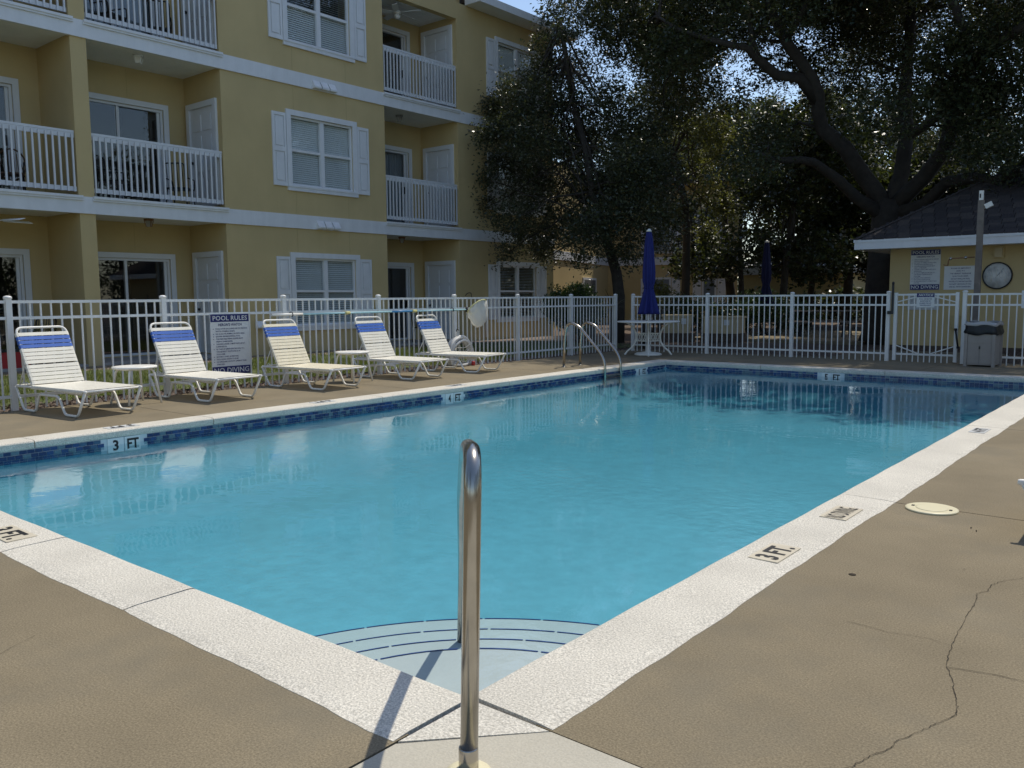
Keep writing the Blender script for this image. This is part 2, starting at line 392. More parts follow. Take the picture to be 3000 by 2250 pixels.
# pale newer slab in the corner behind the coping
MB().prism([(-1.684, 1.515, 0), (-1.684, -.19, 0), (1.59, -.19, 0), (1.59, 1.838, 0), (-1.385, 1.838, 0)], (0, 0, -.12), (0, 0, .0015)).build('pale_slab', 'deck_new', deck, label='pale newer concrete slab at the near pool corner')
db = MB()
for (x0, x1, y0, y1) in [(DX0+.02, PX0-.1, -6, DY1-.02), (PX1+.1, 8, -6, DY1-.02), (PX0-.1, PX1+.1, -6, PY0-.1), (PX0-.1, PX1+.1, PY1+.1, DY1-.02)]:
    db.add([(x0, y0, -.03), (x1, y0, -.03), (x1, y1, -.03), (x0, y1, -.03)], [(0, 1, 2, 3)])
db.build('joint_bed', 'dark_gap', deck)
def ribbon(pts, w, z, seed=0):
    r = random.Random(seed); P = []
    for a, b in zip(pts[:-1], pts[1:]):
        for k in range(6):
            t = k/6; P.append((a[0]+(b[0]-a[0])*t+r.uniform(-.0035, .0035), a[1]+(b[1]-a[1])*t+r.uniform(-.0035, .0035)))
    P.append(pts[-1]); vs = []; fs = []
    for i, p in enumerate(P):
        q = P[min(i+1, len(P)-1)]; o = P[max(i-1, 0)]; d = np.array([q[0]-o[0], q[1]-o[1]]); d /= np.linalg.norm(d)+1e-9
        ww = w*r.uniform(.45, 1.5); vs += [(p[0]-d[1]*ww, p[1]+d[0]*ww, z), (p[0]+d[1]*ww, p[1]-d[0]*ww, z)]
        if i: fs.append((2*i-2, 2*i-1, 2*i+1, 2*i))
    return MB().add(vs, fs)
crack = [(-.56, 4.18), (-.63, 4.07), (-.65, 4.0), (-.65, 3.9), (-.68, 3.84), (-.67, 3.8), (-.66, 3.7), (-.66, 3.59), (-.65, 3.4), (-.64, 3.26), (-.63, 3.14), (-.61, 3.01), (-.57, 2.91), (-.54, 2.8), (-.52, 2.73), (-.51, 2.67), (-.53, 2.6), (-.56, 2.52), (-.6, 2.41), (-.61, 2.34), (-.64, 2.26), (-.66, 2.19), (-.72, 2.05), (-.74, 1.86)]
ribbon(crack, .0010, .003, 1).build('crack', 'dark_gap', deck)
ribbon([(-.61, 3.0), (-.5, 3.03), (-.3, 3.05), (.2, 3.02)], .0011, .003, 2).build('crack', 'dark_gap', deck)
ribbon([(-.64, 3.2), (-.72, 3.22), (-.85, 3.19), (-1.0, 3.2)], .0007, .003, 3).build('crack', 'dark_gap', deck)
ribbon([(-3.3, 1.2), (-3.15, .9), (-3.2, .6)], .0006, .003, 4).build('crack', 'dark_gap', deck)
# a little leaf litter on the deck
n = 30; P = np.stack([r.uniform(-3.6, .6, n), r.uniform(1.0, 7, n), np.full(n, .006)], 1)
P = P[(P[:, 0] > PX1+CW+.05) | (P[:, 1] < PY0-CW-.05)]
me = leaves_mesh('leaf_litter', P, .018, 'bark_dark', .6, seed=4)
link('leaf_litter', me, kind='stuff', label='tiny dark leaf bits scattered on the tan deck', category='leaf litter')

# coping, with a rounded nose and an uneven outer paint edge
coping = link('pool_coping', None, None, kind='structure')
def cope(p0, p1, inward, nm='coping_section', m0=0, m1=0, seed=0):
    """p0->p1 run of the inner edge; inward = unit vector from the coping towards the water; m0/m1 mitre the ends"""
    p0, p1, w = np.array([*p0, 0.]), np.array([*p1, 0.]), np.array([*inward, 0.])
    d = p1-p0; L = np.linalg.norm(d); d /= L; N = max(2, int(L/.05)); rr = np.random.default_rng(seed)
    ph = rr.uniform(0, 6.28, 4)
    prof = [(-.30, -.004), (-.30, .0015), (-.26, .0065), (-.03, .0085), (-.008, .007), (.004, .001), (.010, -.008), (.011, -.045), (.008, -.062), (-.02, -.066), (-.10, -.066)]
    vs = []; K = len(prof)
    for i in range(N+1):
        t = i/N*L; g_ = t + p0[0] + p0[1]      # same wave on both sides of a joint
        e = .005*math.sin(g_*1.9)+.0035*math.sin(g_*5.7+1)+.0025*math.sin(g_*15+2)+rr.normal()*.0012
        for k, (q, z) in enumerate(prof):
            qq = q + (-(CW-.30)-e if k < 2 else 0)
            s = t + (m0*(-qq) if m0 else 0)*(1-i/N) + (m1*(-qq) if m1 else 0)*(i/N)
            vs.append(p0 + d*s + w*qq + np.array([0, 0, z + (.0015*math.sin(t*9+k) if 2 < k < 9 else 0)]))
    fs = [(i*K+k, i*K+k+1, (i+1)*K+k+1, (i+1)*K+k) for i in range(N) for k in range(K-1)]
    fs += [tuple(range(K))[::-1], tuple(N*K+k for k in range(K))]
    return MB().add(vs, fs, False).build(nm, 'coping', coping)
def run(pts, ax, fixed, inward, m0, m1, sd):
    for i, (a, b) in enumerate(zip(pts[:-1], pts[1:])):
        a2 = a + (.0045 if i else 0); b2 = b - (.0045 if i < len(pts)-2 else 0)
        q = (lambda t: (fixed, t)) if ax == 'y' else (lambda t: (t, fixed))
        cope(q(a2), q(b2), inward, m0=m0 if i == 0 else 0, m1=m1 if i == len(pts)-2 else 0, seed=sd+i)
run([1.84, 3.0, 4.75, 7.1, 9.6, 11.9, PY1], 'y', PX0, (1, 0), -1, 1, 10)
run([PX0, -6.1, -4.0, PX1], 'x', PY1, (0, -1), -1, 1, 20)
run([1.85, 5.27, 8.8, 11.8, PY1], 'y', PX1, (-1, 0), 0, 1, 30)
run([PX0, -6.6, -4.56, -3.3, -1.70], 'x', PY0, (0, 1), -1, 0, 40)
MB().prism([(-1.685, 1.835, 0), (-1.685, 1.525, 0), (-1.39, 1.835, 0)], (0, 0, -.05), (0, 0, .0035)).build('coping_corner', 'coping', coping)

# pool shell, steps, water
pool = link('pool_basin', None, None, kind='structure')
def zf(y): return -.60 + .06*max(0, min(1, (y-4)/9))     # depth as it looks through the water
sh = MB(); ys = np.linspace(PY0-.01, PY1+.01, 20); x0, x1 = PX0-.008, PX1+.008
vs = []
# walls run into the floor through a wide cove, added to lighten the shaded walls; the far end the same
CV = [(1-math.cos(a), 1-math.sin(a)) for a in [math.pi/2*i/8 for i in range(9)]]
ys = np.concatenate([ys[:-1], [PY1-.9+.91*(1-q) for q, _ in CV[::-1]]]); ys = np.unique(np.round(ys, 4))
def lift(y): 
    q = (y-(PY1-.9))/.91
    return 0 if q <= 0 else (.40)*(1-math.sqrt(max(0, 1-q*q)))
for y in ys:
    f_ = zf(y)+lift(y); row = [(x0, y, -.064)] + [(x0+.9*a, y, f_+min(.40, -.1-f_)*b) for a, b in CV]
    row += [(x1-.9*a, y, f_+min(.40, -.1-f_)*b) for a, b in CV[::-1]] + [(x1, y, -.064)]; vs += row
K = 2*len(CV)+2; sh.add(vs, [(i*K+k, i*K+k+1, (i+1)*K+k+1, (i+1)*K+k) for i in range(len(ys)-1) for k in range(K-1)], True)
for y in (PY0-.008, PY1+.011): sh.add([(x0, y, -.064), (x1, y, -.064), (x1, y, -1.3), (x0, y, -1.3)], [(0, 1, 2, 3)])
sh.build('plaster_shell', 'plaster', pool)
for k, (R, z) in enumerate([(1.75, -.43), (1.45, -.365), (1.15, -.29), (.85, -.205)]):
    st = MB(); A = [math.pi/2*i/28 for i in range(29)]
    arc = [(PX1-R*math.sin(a), PY0+R*math.cos(a)) for a in A]
    vs = [(PX1, PY0, z)] + [(x, y, z) for x, y in arc] + [(x, y, -1.0) for x, y in arc]
    st.add(vs, [tuple([0]+list(range(1, 30)))] + [(1+i, 30+i, 31+i, 2+i) for i in range(28)])
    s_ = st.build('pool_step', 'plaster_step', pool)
    # blue nosing tiles with small gaps
    nt_ = int(R*math.pi/2/.30)
    for i in range(nt_):
        a0, a1 = math.pi/2*(i+.02)/nt_, math.pi/2*(i+.98)/nt_; B = [a0+(a1-a0)*q/5 for q in range(6)]
        vs = []
        for rr in (R-.005, R+.003): vs += [(PX1-rr*math.sin(a), PY0+rr*math.cos(a), z+.003) for a in B]
        vs += [(PX1-(R+.003)*math.sin(a), PY0+(R+.003)*math.cos(a), z-.008) for a in B]
        MB().add(vs, [(q, q+1, 7+q, 6+q) for q in range(5)]+[(6+q, 7+q, 13+q, 12+q) for q in range(5)]).build('nosing_tile', 'step_blue', s_)
wt = MB().box(PX0-.12, PX1+.12, PY0-.12, PY1+.12, -2, WZ)
water = wt.build('pool_water', 'water', None, kind='structure')

# waterline tiles: the nearest as single pieces, the others joined
band = link('waterline_tiles', None, pool)
tw, th, gp = .060, .0325, .0045
tm = [MB().box(0, .006, 0, tw, 0, th).mesh('tile', 'pool_tile_%d' % i) for i in range(4)]
rest = MB(); single = 0; tr_ = random.Random(5)
gaps_left = [(3.62, 3.98), (8.22, 8.58), (13.22, 13.6)]; gaps_far = [(-5.05, -4.66)]
gm = MB()
gm.box(PX0-.006, PX0, PY0, PY1, -.178, -.066); gm.box(PX0, PX1, PY1, PY1+.006, -.178, -.066)
gm.box(PX1, PX1+.006, PY0, PY1, -.178, -.066); gm.box(PX0, PX1, PY0-.006, PY0, -.178, -.066)
gm.build('grout_bed', 'grout', pool)
for row in range(3):
    z = -.066-(row+1)*(th+gp); y = PY0 + (tw/2 if row % 2 else 0)
    while y+tw < PY1:
        if not any(a < y+tw and y < b for a, b in gaps_left):
            k = tr_.choice([0, 0, 1, 1, 2, 3, 3])
            if row < 2 and y > 2.66 and single < 298:
                link('tile', tm[k], band, (PX0, y, z)); single += 1
            else: rest.box(PX0, PX0+.006, y, y+tw, z, z+th, k)
        y += tw+gp
    x = PX0+.01
    while x+tw < PX1:
        if not any(a < x+tw and x < b for a, b in gaps_far):
            rest.box(x, x+tw, PY1-.006, PY1, z, z+th, tr_.choice([0, 0, 1, 1, 2, 3, 3]))
        rest.box(x, x+tw, PY0, PY0+.006, z, z+th, tr_.choice([0, 1, 1, 2]))
        x += tw+gp
    y = PY0
    while y+tw < PY1: rest.box(PX1-.006, PX1, y, y+tw, z, z+th, tr_.choice([0, 1, 1, 2])); y += tw+gp
rest.build('more_tiles', ['pool_tile_0', 'pool_tile_1', 'pool_tile_2', 'pool_tile_3'], band, kind='stuff')
def wl_marker(s1, s2, c, u, nrm, label):
    """two white waterline tiles with a number and FT"""
    t = thing('depth_marker', label, 'depth marker', (0, 0, 0), 0, 'waterline depth markers')
    c, u, nrm = map(lambda q: np.asarray(q, float), (c, u, nrm))
    for sgn, s in ((-1, s1), (1, s2)):
        cc = c + u*sgn*.082
        MB().obox(cc, u*.077, Z_*.070, nrm*.004).build('tile', 'tile_white', t)
        text(s, cc + nrm*.0045 - Z_*.048, u, Z_, .10, .055 if len(s) == 1 else .115, parent=t, bold=.03, split=True)
wl_marker('3', 'FT', (PX0+.004, 3.80, -.138), Y_, X_, 'white waterline tiles reading 3 FT near the first lounger')
wl_marker('4', 'FT', (PX0+.004, 8.40, -.138), Y_, X_, 'white waterline tiles reading 4 FT near the middle of the left wall')
wl_marker('5', 'FT', (PX0+.004, 13.41, -.138), Y_, X_, 'white waterline tiles reading 5 FT just right of the pool ladder')
wl_marker('5', 'FT', (-4.855, PY1-.004, -.138), X_, -Y_, 'white waterline tiles reading 5 FT on the far pool wall')
def cope_marker(body, c, u, v, w, hgt, label, tile='tile_cream', wid=None):
    t = thing('depth_marker', label, 'depth marker', (0, 0, 0), 0, 'depth markers set in the coping')
    c, u, v = map(lambda q: np.asarray(q, float), (c, u, v)); c = c + Z_*.010
    MB().obox(c, u*w/2, v*hgt/2, Z_*.0025).build('tile', tile, t)
    text(body, c - v*hgt*.36 + Z_*.003, u, v, hgt*.74, wid or w*.80, parent=t, bold=.0 if len(body) > 6 else .03, split=True)
cope_marker('3 FT.', (-1.545, 3.84, 0), (0, 1, 0), (-1, 0, 0), .29, .145, 'cream coping tile reading 3 FT. on the right edge')
cope_marker('NO DIVING.', (-1.545, 4.79, 0), (0, 1, 0), (-1, 0, 0), .30, .145, 'coping tile reading NO DIVING on the right edge', wid=.28)
cope_marker('4 FT', (-1.545, 8.50, 0), (0, 1, 0), (-1, 0, 0), .29, .13, 'coping tile reading 4 FT farther along the right edge', 'tile_white')
cope_marker('3 FT.', (-4.86, 1.67, 0), (1, 0, 0), (0, 1, 0), .34, .15, 'coping tile reading 3 FT. cut by the left border')
cope_marker('3 FT', (-8.16, 3.86, 0), (0, -1, 0), (1, 0, 0), .30, .14, 'coping tile reading 3 FT before the first lounger', 'tile_white')
cope_marker('4 FT', (-8.16, 6.3, 0), (0, -1, 0), (1, 0, 0), .30, .14, 'faded coping tile before the third lounger', 'tile_white')
cope_marker('4 FT', (-8.16, 8.62, 0), (0, -1, 0), (1, 0, 0), .30, .14, 'coping tile reading 4 FT before the fourth lounger', 'tile_white')
t = thing('skimmer_cover', 'round cream skimmer cover set in the deck joint at right', 'cover', (-1.175, 5.22, 0))
MB().lathe([(.14, .0), (.14, .009), (.128, .012), (.11, .0105)], n=40).build('cover_plate', 'lid_cream', t)
MB().lathe([(.085, .0108), (.085, .0125), (.075, .0125)], n=32).build('centre_disc', 'lid_cream', t)
for s in (-1, 1): MB().box(s*.10-.008, s*.10+.008, -.01, .01, .011, .0135).build('finger_hole', 'black_plastic', t)
t = thing('deck_plug', 'small dark round plug in the right deck', 'plug', (-1.16, 3.77, 0)); MB().lathe([(.016, .0), (.016, .002), (.0005, .0025)], n=16).build('plug_disc', 'dark_gap', t)

# ------------------------------------------------------------------ pool fence
FX, FY = -10.62, 16.66
post_me = MB().box(-.032, .032, -.032, .032, -.06, 1.27).mesh('post', 'fence_metal')
cap_mb = MB(); cap_mb.lathe([(.046, 1.268), (.046, 1.286), (.040, 1.294), (.022, 1.302), (.004, 1.304)], n=4 * 3)
cap_me = cap_mb.mesh('post_cap', 'fence_metal')
pick_me = MB().box(-.009, .009, -.009, .009, -.01, 1.245).mesh('picket', 'fence_metal')
def fence(label, a, b, posts, npick=15):
    """posts = distances along a->b"""
    t = thing('pool_fence', label, 'fence', (*a, 0), math.atan2(b[1]-a[1], b[0]-a[0]), 'white metal pool fence runs')
    for d in posts:
        p = link('post', post_me, t, (d, 0, 0)); link('post_cap', cap_me, p)
    for d0, d1 in zip(posts[:-1], posts[1:]):
        for z in (.14, 1.045, 1.232):
            MB().box(d0+.033, d1-.033, -.017, .017, z-.017, z+.017).build('rail', 'fence_metal', t)
        n = max(2, round((d1-d0)/.1155)-1); st = (d1-d0)/(n+1)
        for k in range(n): link('picket', pick_me, t, (d0+st*(k+1), 0, 0))
    return t
fence('long white picket fence behind the loungers beside the apartment building', (FX, 3.80-1.84), (FX, FY), [-1.84, 0, 1.84, 3.7, 5.57, 7.43, 9.25, 11.08, 12.90, FY-.6-1.96-.04+.6])
fence('white picket fence behind the umbrella table, from the corner to the gate', (FX+.05, FY), (-4.64, FY), [.40, 2.25, 4.10, 5.93])
fence('white picket fence right of the gate behind the trash can', (-3.36, FY), (4, FY), [0, 1.84, 3.68, 5.52])
# gate
gt = thing('pool_gate', 'white picket gate with diagonal braces and a tall black latch', 'gate', (-4.54, FY, 0))
GW = 1.09
for x in (.03, GW-.03): MB().box(x-.028, x+.028, -.025, .025, .02, 1.27).build('stile', 'fence_metal', gt)
for z in (.14, 1.045, 1.232): MB().box(.06, GW-.06, -.017, .017, z-.017, z+.017).build('rail', 'fence_metal', gt)
for k in range(9): link('picket', pick_me, gt, (.06+(GW-.12)*(k+1)/10, 0, 0))
for a, b in [((.06, -.02, 1.10), (.42, -.02, 1.20)), ((GW-.06, -.02, 1.10), (GW-.42, -.02, 1.20)), ((.06, -.02, .30), (.45, -.02, .155)), ((GW-.06, -.02, .30), (GW-.45, -.02, .155))]:
    MB().bar(a, b, .012, .018).build('brace', 'fence_metal', gt)
lt = MB().box(-.035, .0, -.065, -.03, .93, 1.42).build('latch', 'black_plastic', gt)
MB().lathe([(.018, 1.42), (.024, 1.44), (.018, 1.47), (.004, 1.475)], (-.018, -.048, 0), n=12).build('latch_knob', 'black_plastic', lt)
MB().box(-.10, .0, -.075, -.03, .875, .935).build('latch_catch', 'black_plastic', lt)
MB().tube([(GW-.03, -.05, .60), (GW+.02, -.055, .30)], .016, 8).build('gate_closer', 'black_plastic', gt)
for p in ((GW-.03, -.045, .61), (GW+.02, -.05, .29)): MB().lathe([(.024, -.02), (.026, 0), (.024, .02)], p, n=10).build('closer_mount', 'black_plastic', gt)

# ------------------------------------------------------------------ signs
RULES = [(1, "POOL IS FOR EXCLUSIVE USE OF HERON'S"), (0, "WATCH OWNERS & GUESTS."), (1, "NO GLASS OR ANIMALS IN POOL AREA."), (1, "SHOWER BEFORE ENTERING POOL."), (1, "CHILDREN REQUIRING DIAPERS MUST"), (0, "WEAR A SWIM DIAPER."), (1, "CHILDREN UNDER 12 MUST HAVE ADULT"), (0, "SUPERVISION."), (1, "IN CASE OF EMERGENCIES DIAL 911."), (0, "THE NEAREST TELEPHONE IS IN"), (0, "YOUR HOME."), (1, "BATHING LOAD: 20 PERSONS."), (1, "POOL HOURS: DAWN TO DUSK."), (1, "NO LIFEGUARD ON DUTY. SWIM AT YOUR"), (0, "OWN RISK.")]
def rules_sign(label, c, u, nrm, w, h):
    t = thing('rules_sign', label, 'sign', (0, 0, 0), 0, 'pool rules signs')
    c, u, nrm = map(lambda q: np.asarray(q, float), (c, u, nrm))
    MB().obox(c, u*w/2, Z_*h/2, nrm*.003).build('board', 'sign_white', t)
    f = c + nrm*.004
    for zc, hh in ((h/2-.066*h, .062*h), (-h/2+.072*h, .068*h)):
        MB().obox(f+Z_*zc, u*(w/2-.006), Z_*hh, nrm*.0015).build('colour_band', 'navy_paint', t)
    g = f + nrm*.002
    text('POOL RULES', g+Z_*(h/2-.102*h), u, Z_, .075*h, w*.88, 'sign_white', t, bold=.01, split=True)
    text('NO DIVING', g+Z_*(-h/2+.035*h), u, Z_, .085*h, w*.90, 'sign_white', t, bold=.01, split=True)
    text("HERON'S WATCH", f+Z_*(h/2-.195*h), u, Z_, .042*h, w*.60, 'navy_paint', t, bold=.02)
    z = h/2-.252*h
    for b, s in RULES:
        if b: MB().obox(f+Z_*(z+.009*h)-u*w*.43, u*.005, Z_*.005, nrm*.0008).build('bullet', 'navy_paint', t)
        text(s, f+Z_*z-u*w*.375, u, Z_, .0235*h, min(.0225*w*len(s), w*.84), 'navy_paint', t, align='LEFT', bold=.012)
        z -= .0415*h
    for sx in (-1, 1):
        for sz in (-1, 1): MB().obox(f+u*sx*(w/2-.025)+Z_*sz*(h/2-.025), u*.005, Z_*.005, nrm*.003).build('screw', 'steel', t)
    return t
rules_sign('blue and white rules sign hung on the fence between two loungers', (FX+.026, 6.615, .615), Y_, X_, .61, .85)
PW = 20.0                                             # front wall of the pool house
rules_sign('blue and white rules sign mounted on the pool house wall', (-4.84, PW-.008, 1.765), X_, -Y_, .60, .87)
def plain_sign(name, label, c, u, nrm, w, h, lines, lh, board='sign_white', ink='navy_paint', shear=0):
    t = thing(name, label, 'sign', (0, 0, 0)); c, u, nrm = map(lambda q: np.asarray(q, float), (c, u, nrm))
    MB().obox(c, u*w/2, Z_*h/2, nrm*.003).build('board', board, t)
    for z, s, hh, ww in lines: text(s, c+nrm*.004+Z_*z, u, Z_, hh, ww, ink, t, bold=.015, shear=shear)
    return t
L = ['IN CASE OF EMERGENCY', 'DIAL 911', 'THE NEAREST TELEPHONE', 'IS IN YOUR UNIT.', 'DO NOT SWALLOW POOL', 'WATER, IT IS RECIRCULATED.', 'DO NOT USE POOL IF YOU', 'ARE ILL WITH DIARRHEA.']
plain_sign('emergency_sign', 'white emergency sign with a thin frame, half behind the grey post', (-4.14, PW-.008, 1.58), X_, -Y_, .64, .50, [(.19-.056*i, s, .027, min(.45, .019*len(s))) for i, s in enumerate(L)], 0)
plain_sign('caution_sign', 'weathered grey sign low on the pool house wall behind the gate', (-4.85, PW-.008, 1.08), X_, -Y_, .64, .36, [(.09, 'WHEN LIFEGUARD', .045, .5), (.0, 'IS NOT ON DUTY', .045, .5), (-.09, 'SWIM AT OWN RISK', .045, .52)], 0, 'sign_grey', 'screen_grey')
t = plain_sign('notice_sign', 'blue and white NOTICE sign hung on the gate', (-4.0, FY-.024, 1.13), X_, -Y_, .30, .26, [(.012, 'POOL USE MAY BE', .022, .21), (-.026, 'MONITORED BY', .022, .18), (-.064, 'CLOSED-CIRCUIT', .022, .20), (-.102, 'SURVEILLANCE', .022, .18)], 0)
MB().box(-4.148, -3.852, FY-.0285, FY-.026, 1.185, 1.257).build('colour_band', 'navy_paint', t)
text('NOTICE', (-4.0, FY-.0295, 1.203), X_, Z_, .042, .25, 'sign_white', t, bold=.02, shear=.25)
plain_sign('fence_sign', 'white text sign on the fence above the trash can, cut by the border', (-2.18, FY-.024, 1.14), X_, -Y_, .62, .30, [(.075, 'POOL, NO GLASS', .028, .3), (-.01, 'Unaccompanied guests not allowed', .026, .5), (-.085, 'Reserved for residents and guests', .026, .54)], 0)

# ------------------------------------------------------------------ loungers and side tables
def lounger(straps='strap_white'):
    t = link('strap_lounger', None)
    yy = .315
    for s in (-1, 1):
        side = [(.72, s*yy, .285), (.56, s*yy, .016), (.31, s*yy, .016), (.20, s*yy, .21), (-.20, s*yy, .21), (-.29, s*yy, .016), (-.55, s*yy, .016), (-.70, s*yy, .278)]
        MB().tube(fillet(side, .05), .0145, 8).build('leg_frame', 'white_metal', t)
    MB().tube(fillet([(.70, -yy, .272), (.745, -yy, .287), (.2, -yy, .288), (-.72, -yy, .28), (-.72, yy, .28), (.2, yy, .288), (.745, yy, .287), (.70, yy, .272)], .06), .0145, 8).build('seat_frame', 'white_metal', t)
    MB().tube([(.70, -yy, .283), (.70, yy, .283)], .0125, 8).build('cross_tube', 'white_metal', t)
    MB().tube(fillet([(.26, -yy, .27), (.26, -.12, .205), (.26, .12, .205), (.26, yy, .27)], .12), .011, 8).build('cross_brace', 'white_metal', t)
    MB().tube([(-.34, -yy, .27), (-.34, yy, .27)], .011, 8).build('cross_brace', 'white_metal', t)
    # backrest
    hx, hz = -.37, .292; d = np.array([-.33, 0, .645]); Lb = np.linalg.norm(d); d /= Lb; yb = .285
    q = lambda u, y: np.array([hx, y, hz]) + d*u
    bf = MB().tube(fillet([q(-.01, -yb), q(Lb, -yb), q(Lb, yb), q(-.01, yb)], .085, 7), .0145, 8).build('back_frame', 'white_metal', t)
    nrm = np.array([d[2], 0, -d[0]])
    for s in (-1, 1):
        MB().tube([q(.30, s*yb)-nrm*.01, (-.665, s*.29, .285)], .008, 6).build('back_prop', 'white_metal', t)
        MB().tube(fillet([(-.60, s*.30, .30), (-.585, s*.29, .33), (-.55, s*.285, .30), (-.53, s*.28, .335), (-.50, s*.28, .30)], .02), .005, 5).build('notch_bar', 'white_metal', t)
    pit = .0485; hw = .0208
    def strap_mesh(half, wd, nm, m):
        mb = MB()
        prof = [(-half-.017, -.022), (-half-.019, -.004), (-half-.012, .012), (-half+.01, .0165), (0, .0150), (half-.01, .0165), (half+.012, .012), (half+.019, -.004), (half+.017, -.022)]
        vs = []
        for x in (-wd, wd):
            for a, z in prof: vs.append((x, a, z))
            for a, z in prof: vs.append((x, a*.985, z-.0035))
        n = len(prof)
        fs = [(k, k+1, 2*n+k+1, 2*n+k) for k in range(n-1)] + [(n+k+1, n+k, 3*n+k, 3*n+k+1) for k in range(n-1)]
        fs += [(k+1, k, n+k, n+k+1) for k in range(n-1)] + [(2*n+k, 2*n+k+1, 3*n+k+1, 3*n+k) for k in range(n-1)]
        mb.add(vs, fs, False); return mb.mesh(nm, m)
    rot = Matrix(((d[0], 0, nrm[0], 0), (0, 1, 0, 0), (d[2], 0, nrm[2], 0), (0, 0, 0, 1)))
    me_b = strap_mesh(yb, hw, 'strap', straps); me_bl = strap_mesh(yb, hw, 'strap', 'strap_blue'); me_s = strap_mesh(yy, .0255, 'strap', straps)
    u = .035
    for k in range(13):
        o = link('strap', me_bl if 9 <= k <= 11 else me_b, t); p = q(u, 0); mm = rot.copy(); mm[0][3], mm[1][3], mm[2][3] = p
        o.matrix_local = mm; u += pit + (.010 if k in (4,) else .002 if k > 7 else 0)
    for k in range(18): link('strap', me_s, t, (-.315+k*.0575, 0, .288))
    return t
LB = [(-9.78, 4.15, 6, 'white strap lounger with blue stripes at far left by the first fence post'),
      (-9.835, 5.74, 4.5, 'white strap lounger between the round side table and the fence rules sign'),
      (-9.77, 7.38, 5, 'cream-yellowed strap lounger just right of the fence rules sign'),
      (-9.82, 9.10, 4, 'white strap lounger with a small table pressed at its left side'),
      (-9.865, 10.525, 10, 'white strap lounger in front of the coiled pool hose'),
      (.03, 5.22, 181, 'white strap lounger at the right border, mostly out of the picture')]
proto = lounger(); proto_c = lounger('strap_cream'); used = False
for i, (x, y, a, lab) in enumerate(LB):
    if i == 2: o = proto_c
    elif not used: o = proto; used = True
    else: o = copy_tree(proto)
    o.location = (x, y, 0); o.rotation_euler = (0, 0, math.radians(a)); o['label'] = lab; o['category'] = 'lounger'; o['group'] = 'strap loungers round the pool'
def side_table():
    t = link('side_table', None)
    MB().lathe([(.225, .425), (.25, .428), (.255, .440), (.25, .453), (.20, .4545), (.0001, .4545)], n=40).build('table_top', 'white_metal', t)
    MB().tube([(.17*math.cos(a*math.pi/12), .17*math.sin(a*math.pi/12), .418) for a in range(24)], .009, 6, closed=True).build('apron_ring', 'white_metal', t)
    for k in range(4):
        a = math.pi/4+k*math.pi/2; c, s = math.cos(a), math.sin(a)
        MB().tube(fillet([(.10*c, .10*s, .418), (.21*c, .21*s, .418), (.29*c, .29*s, .005)], .07), .0135, 8).build('leg', 'white_metal', t)
    return t
st = side_table()
for i, (x, y, a, lab) in enumerate([(-9.94, 4.90, 3, 'round white side table right of the leftmost lounger'), (-9.87, 8.19, 8, 'round white side table right of the cream-yellowed lounger')]):
    o = st if i == 0 else copy_tree(st)
    o.location = (x, y, 0); o.rotation_euler = (0, 0, math.radians(a)); o['label'] = lab; o['category'] = 'table'; o['group'] = 'round side tables'

# ------------------------------------------------------------------ handrail, ladder
t = thing('pool_handrail', 'stainless steel handrail rising in the foreground at the pool steps', 'handrail', (0, 0, 0))
P = fillet([(-1.422, 1.53, -.02), (-1.416, 1.556, .852), (-1.73, 1.875, .79), (-2.10, 2.25, .50), (-2.42, 2.59, .08), (-2.50, 2.66, -.31)], .13, 14)
MB().tube(P, .0235, 24).build('rail_tube', 'steel', t)
MB().lathe([(.026, 0), (.026, .075), (.0245, .078)], (-1.422, 1.5305, 0), n=24).build('sleeve', 'steel', t)
MB().lathe([(.062, .0), (.060, .010), (.045, .018), (.028, .020)], (-1.422, 1.53, 0), n=28).build('escutcheon', 'lid_cream', t)
t = thing('pool_ladder', 'stainless steel ladder with two bent rails at the far left pool edge', 'ladder', (0, 0, 0))
for y in (12.12, 12.62):
    p = fillet([(-8.80, y, -.02), (-8.78, y, .76), (-8.52, y, .74), (-8.04, y, .28), (-7.86, y, -.9)], .17, 10)
    MB().tube(fillet([(-8.82, y, -.02), (-8.80, y, .50), (-8.74, y, .80), (-8.50, y, .74), (-8.03, y, .27), (-7.95, y, .10), (-7.945, y, -.52)], .15, 8), .0235, 16).build('rail_tube', 'steel', t)
    MB().lathe([(.05, 0), (.048, .008), (.024, .012)], (-8.82, y, 0), n=20).build('escutcheon', 'steel', t)
for z in (-.11, -.19, -.33): MB().box(-7.985, -7.92, 12.145, 12.595, z-.02, z+.005).build('tread', 'black_plastic' if z < -.3 else 'steel', t)

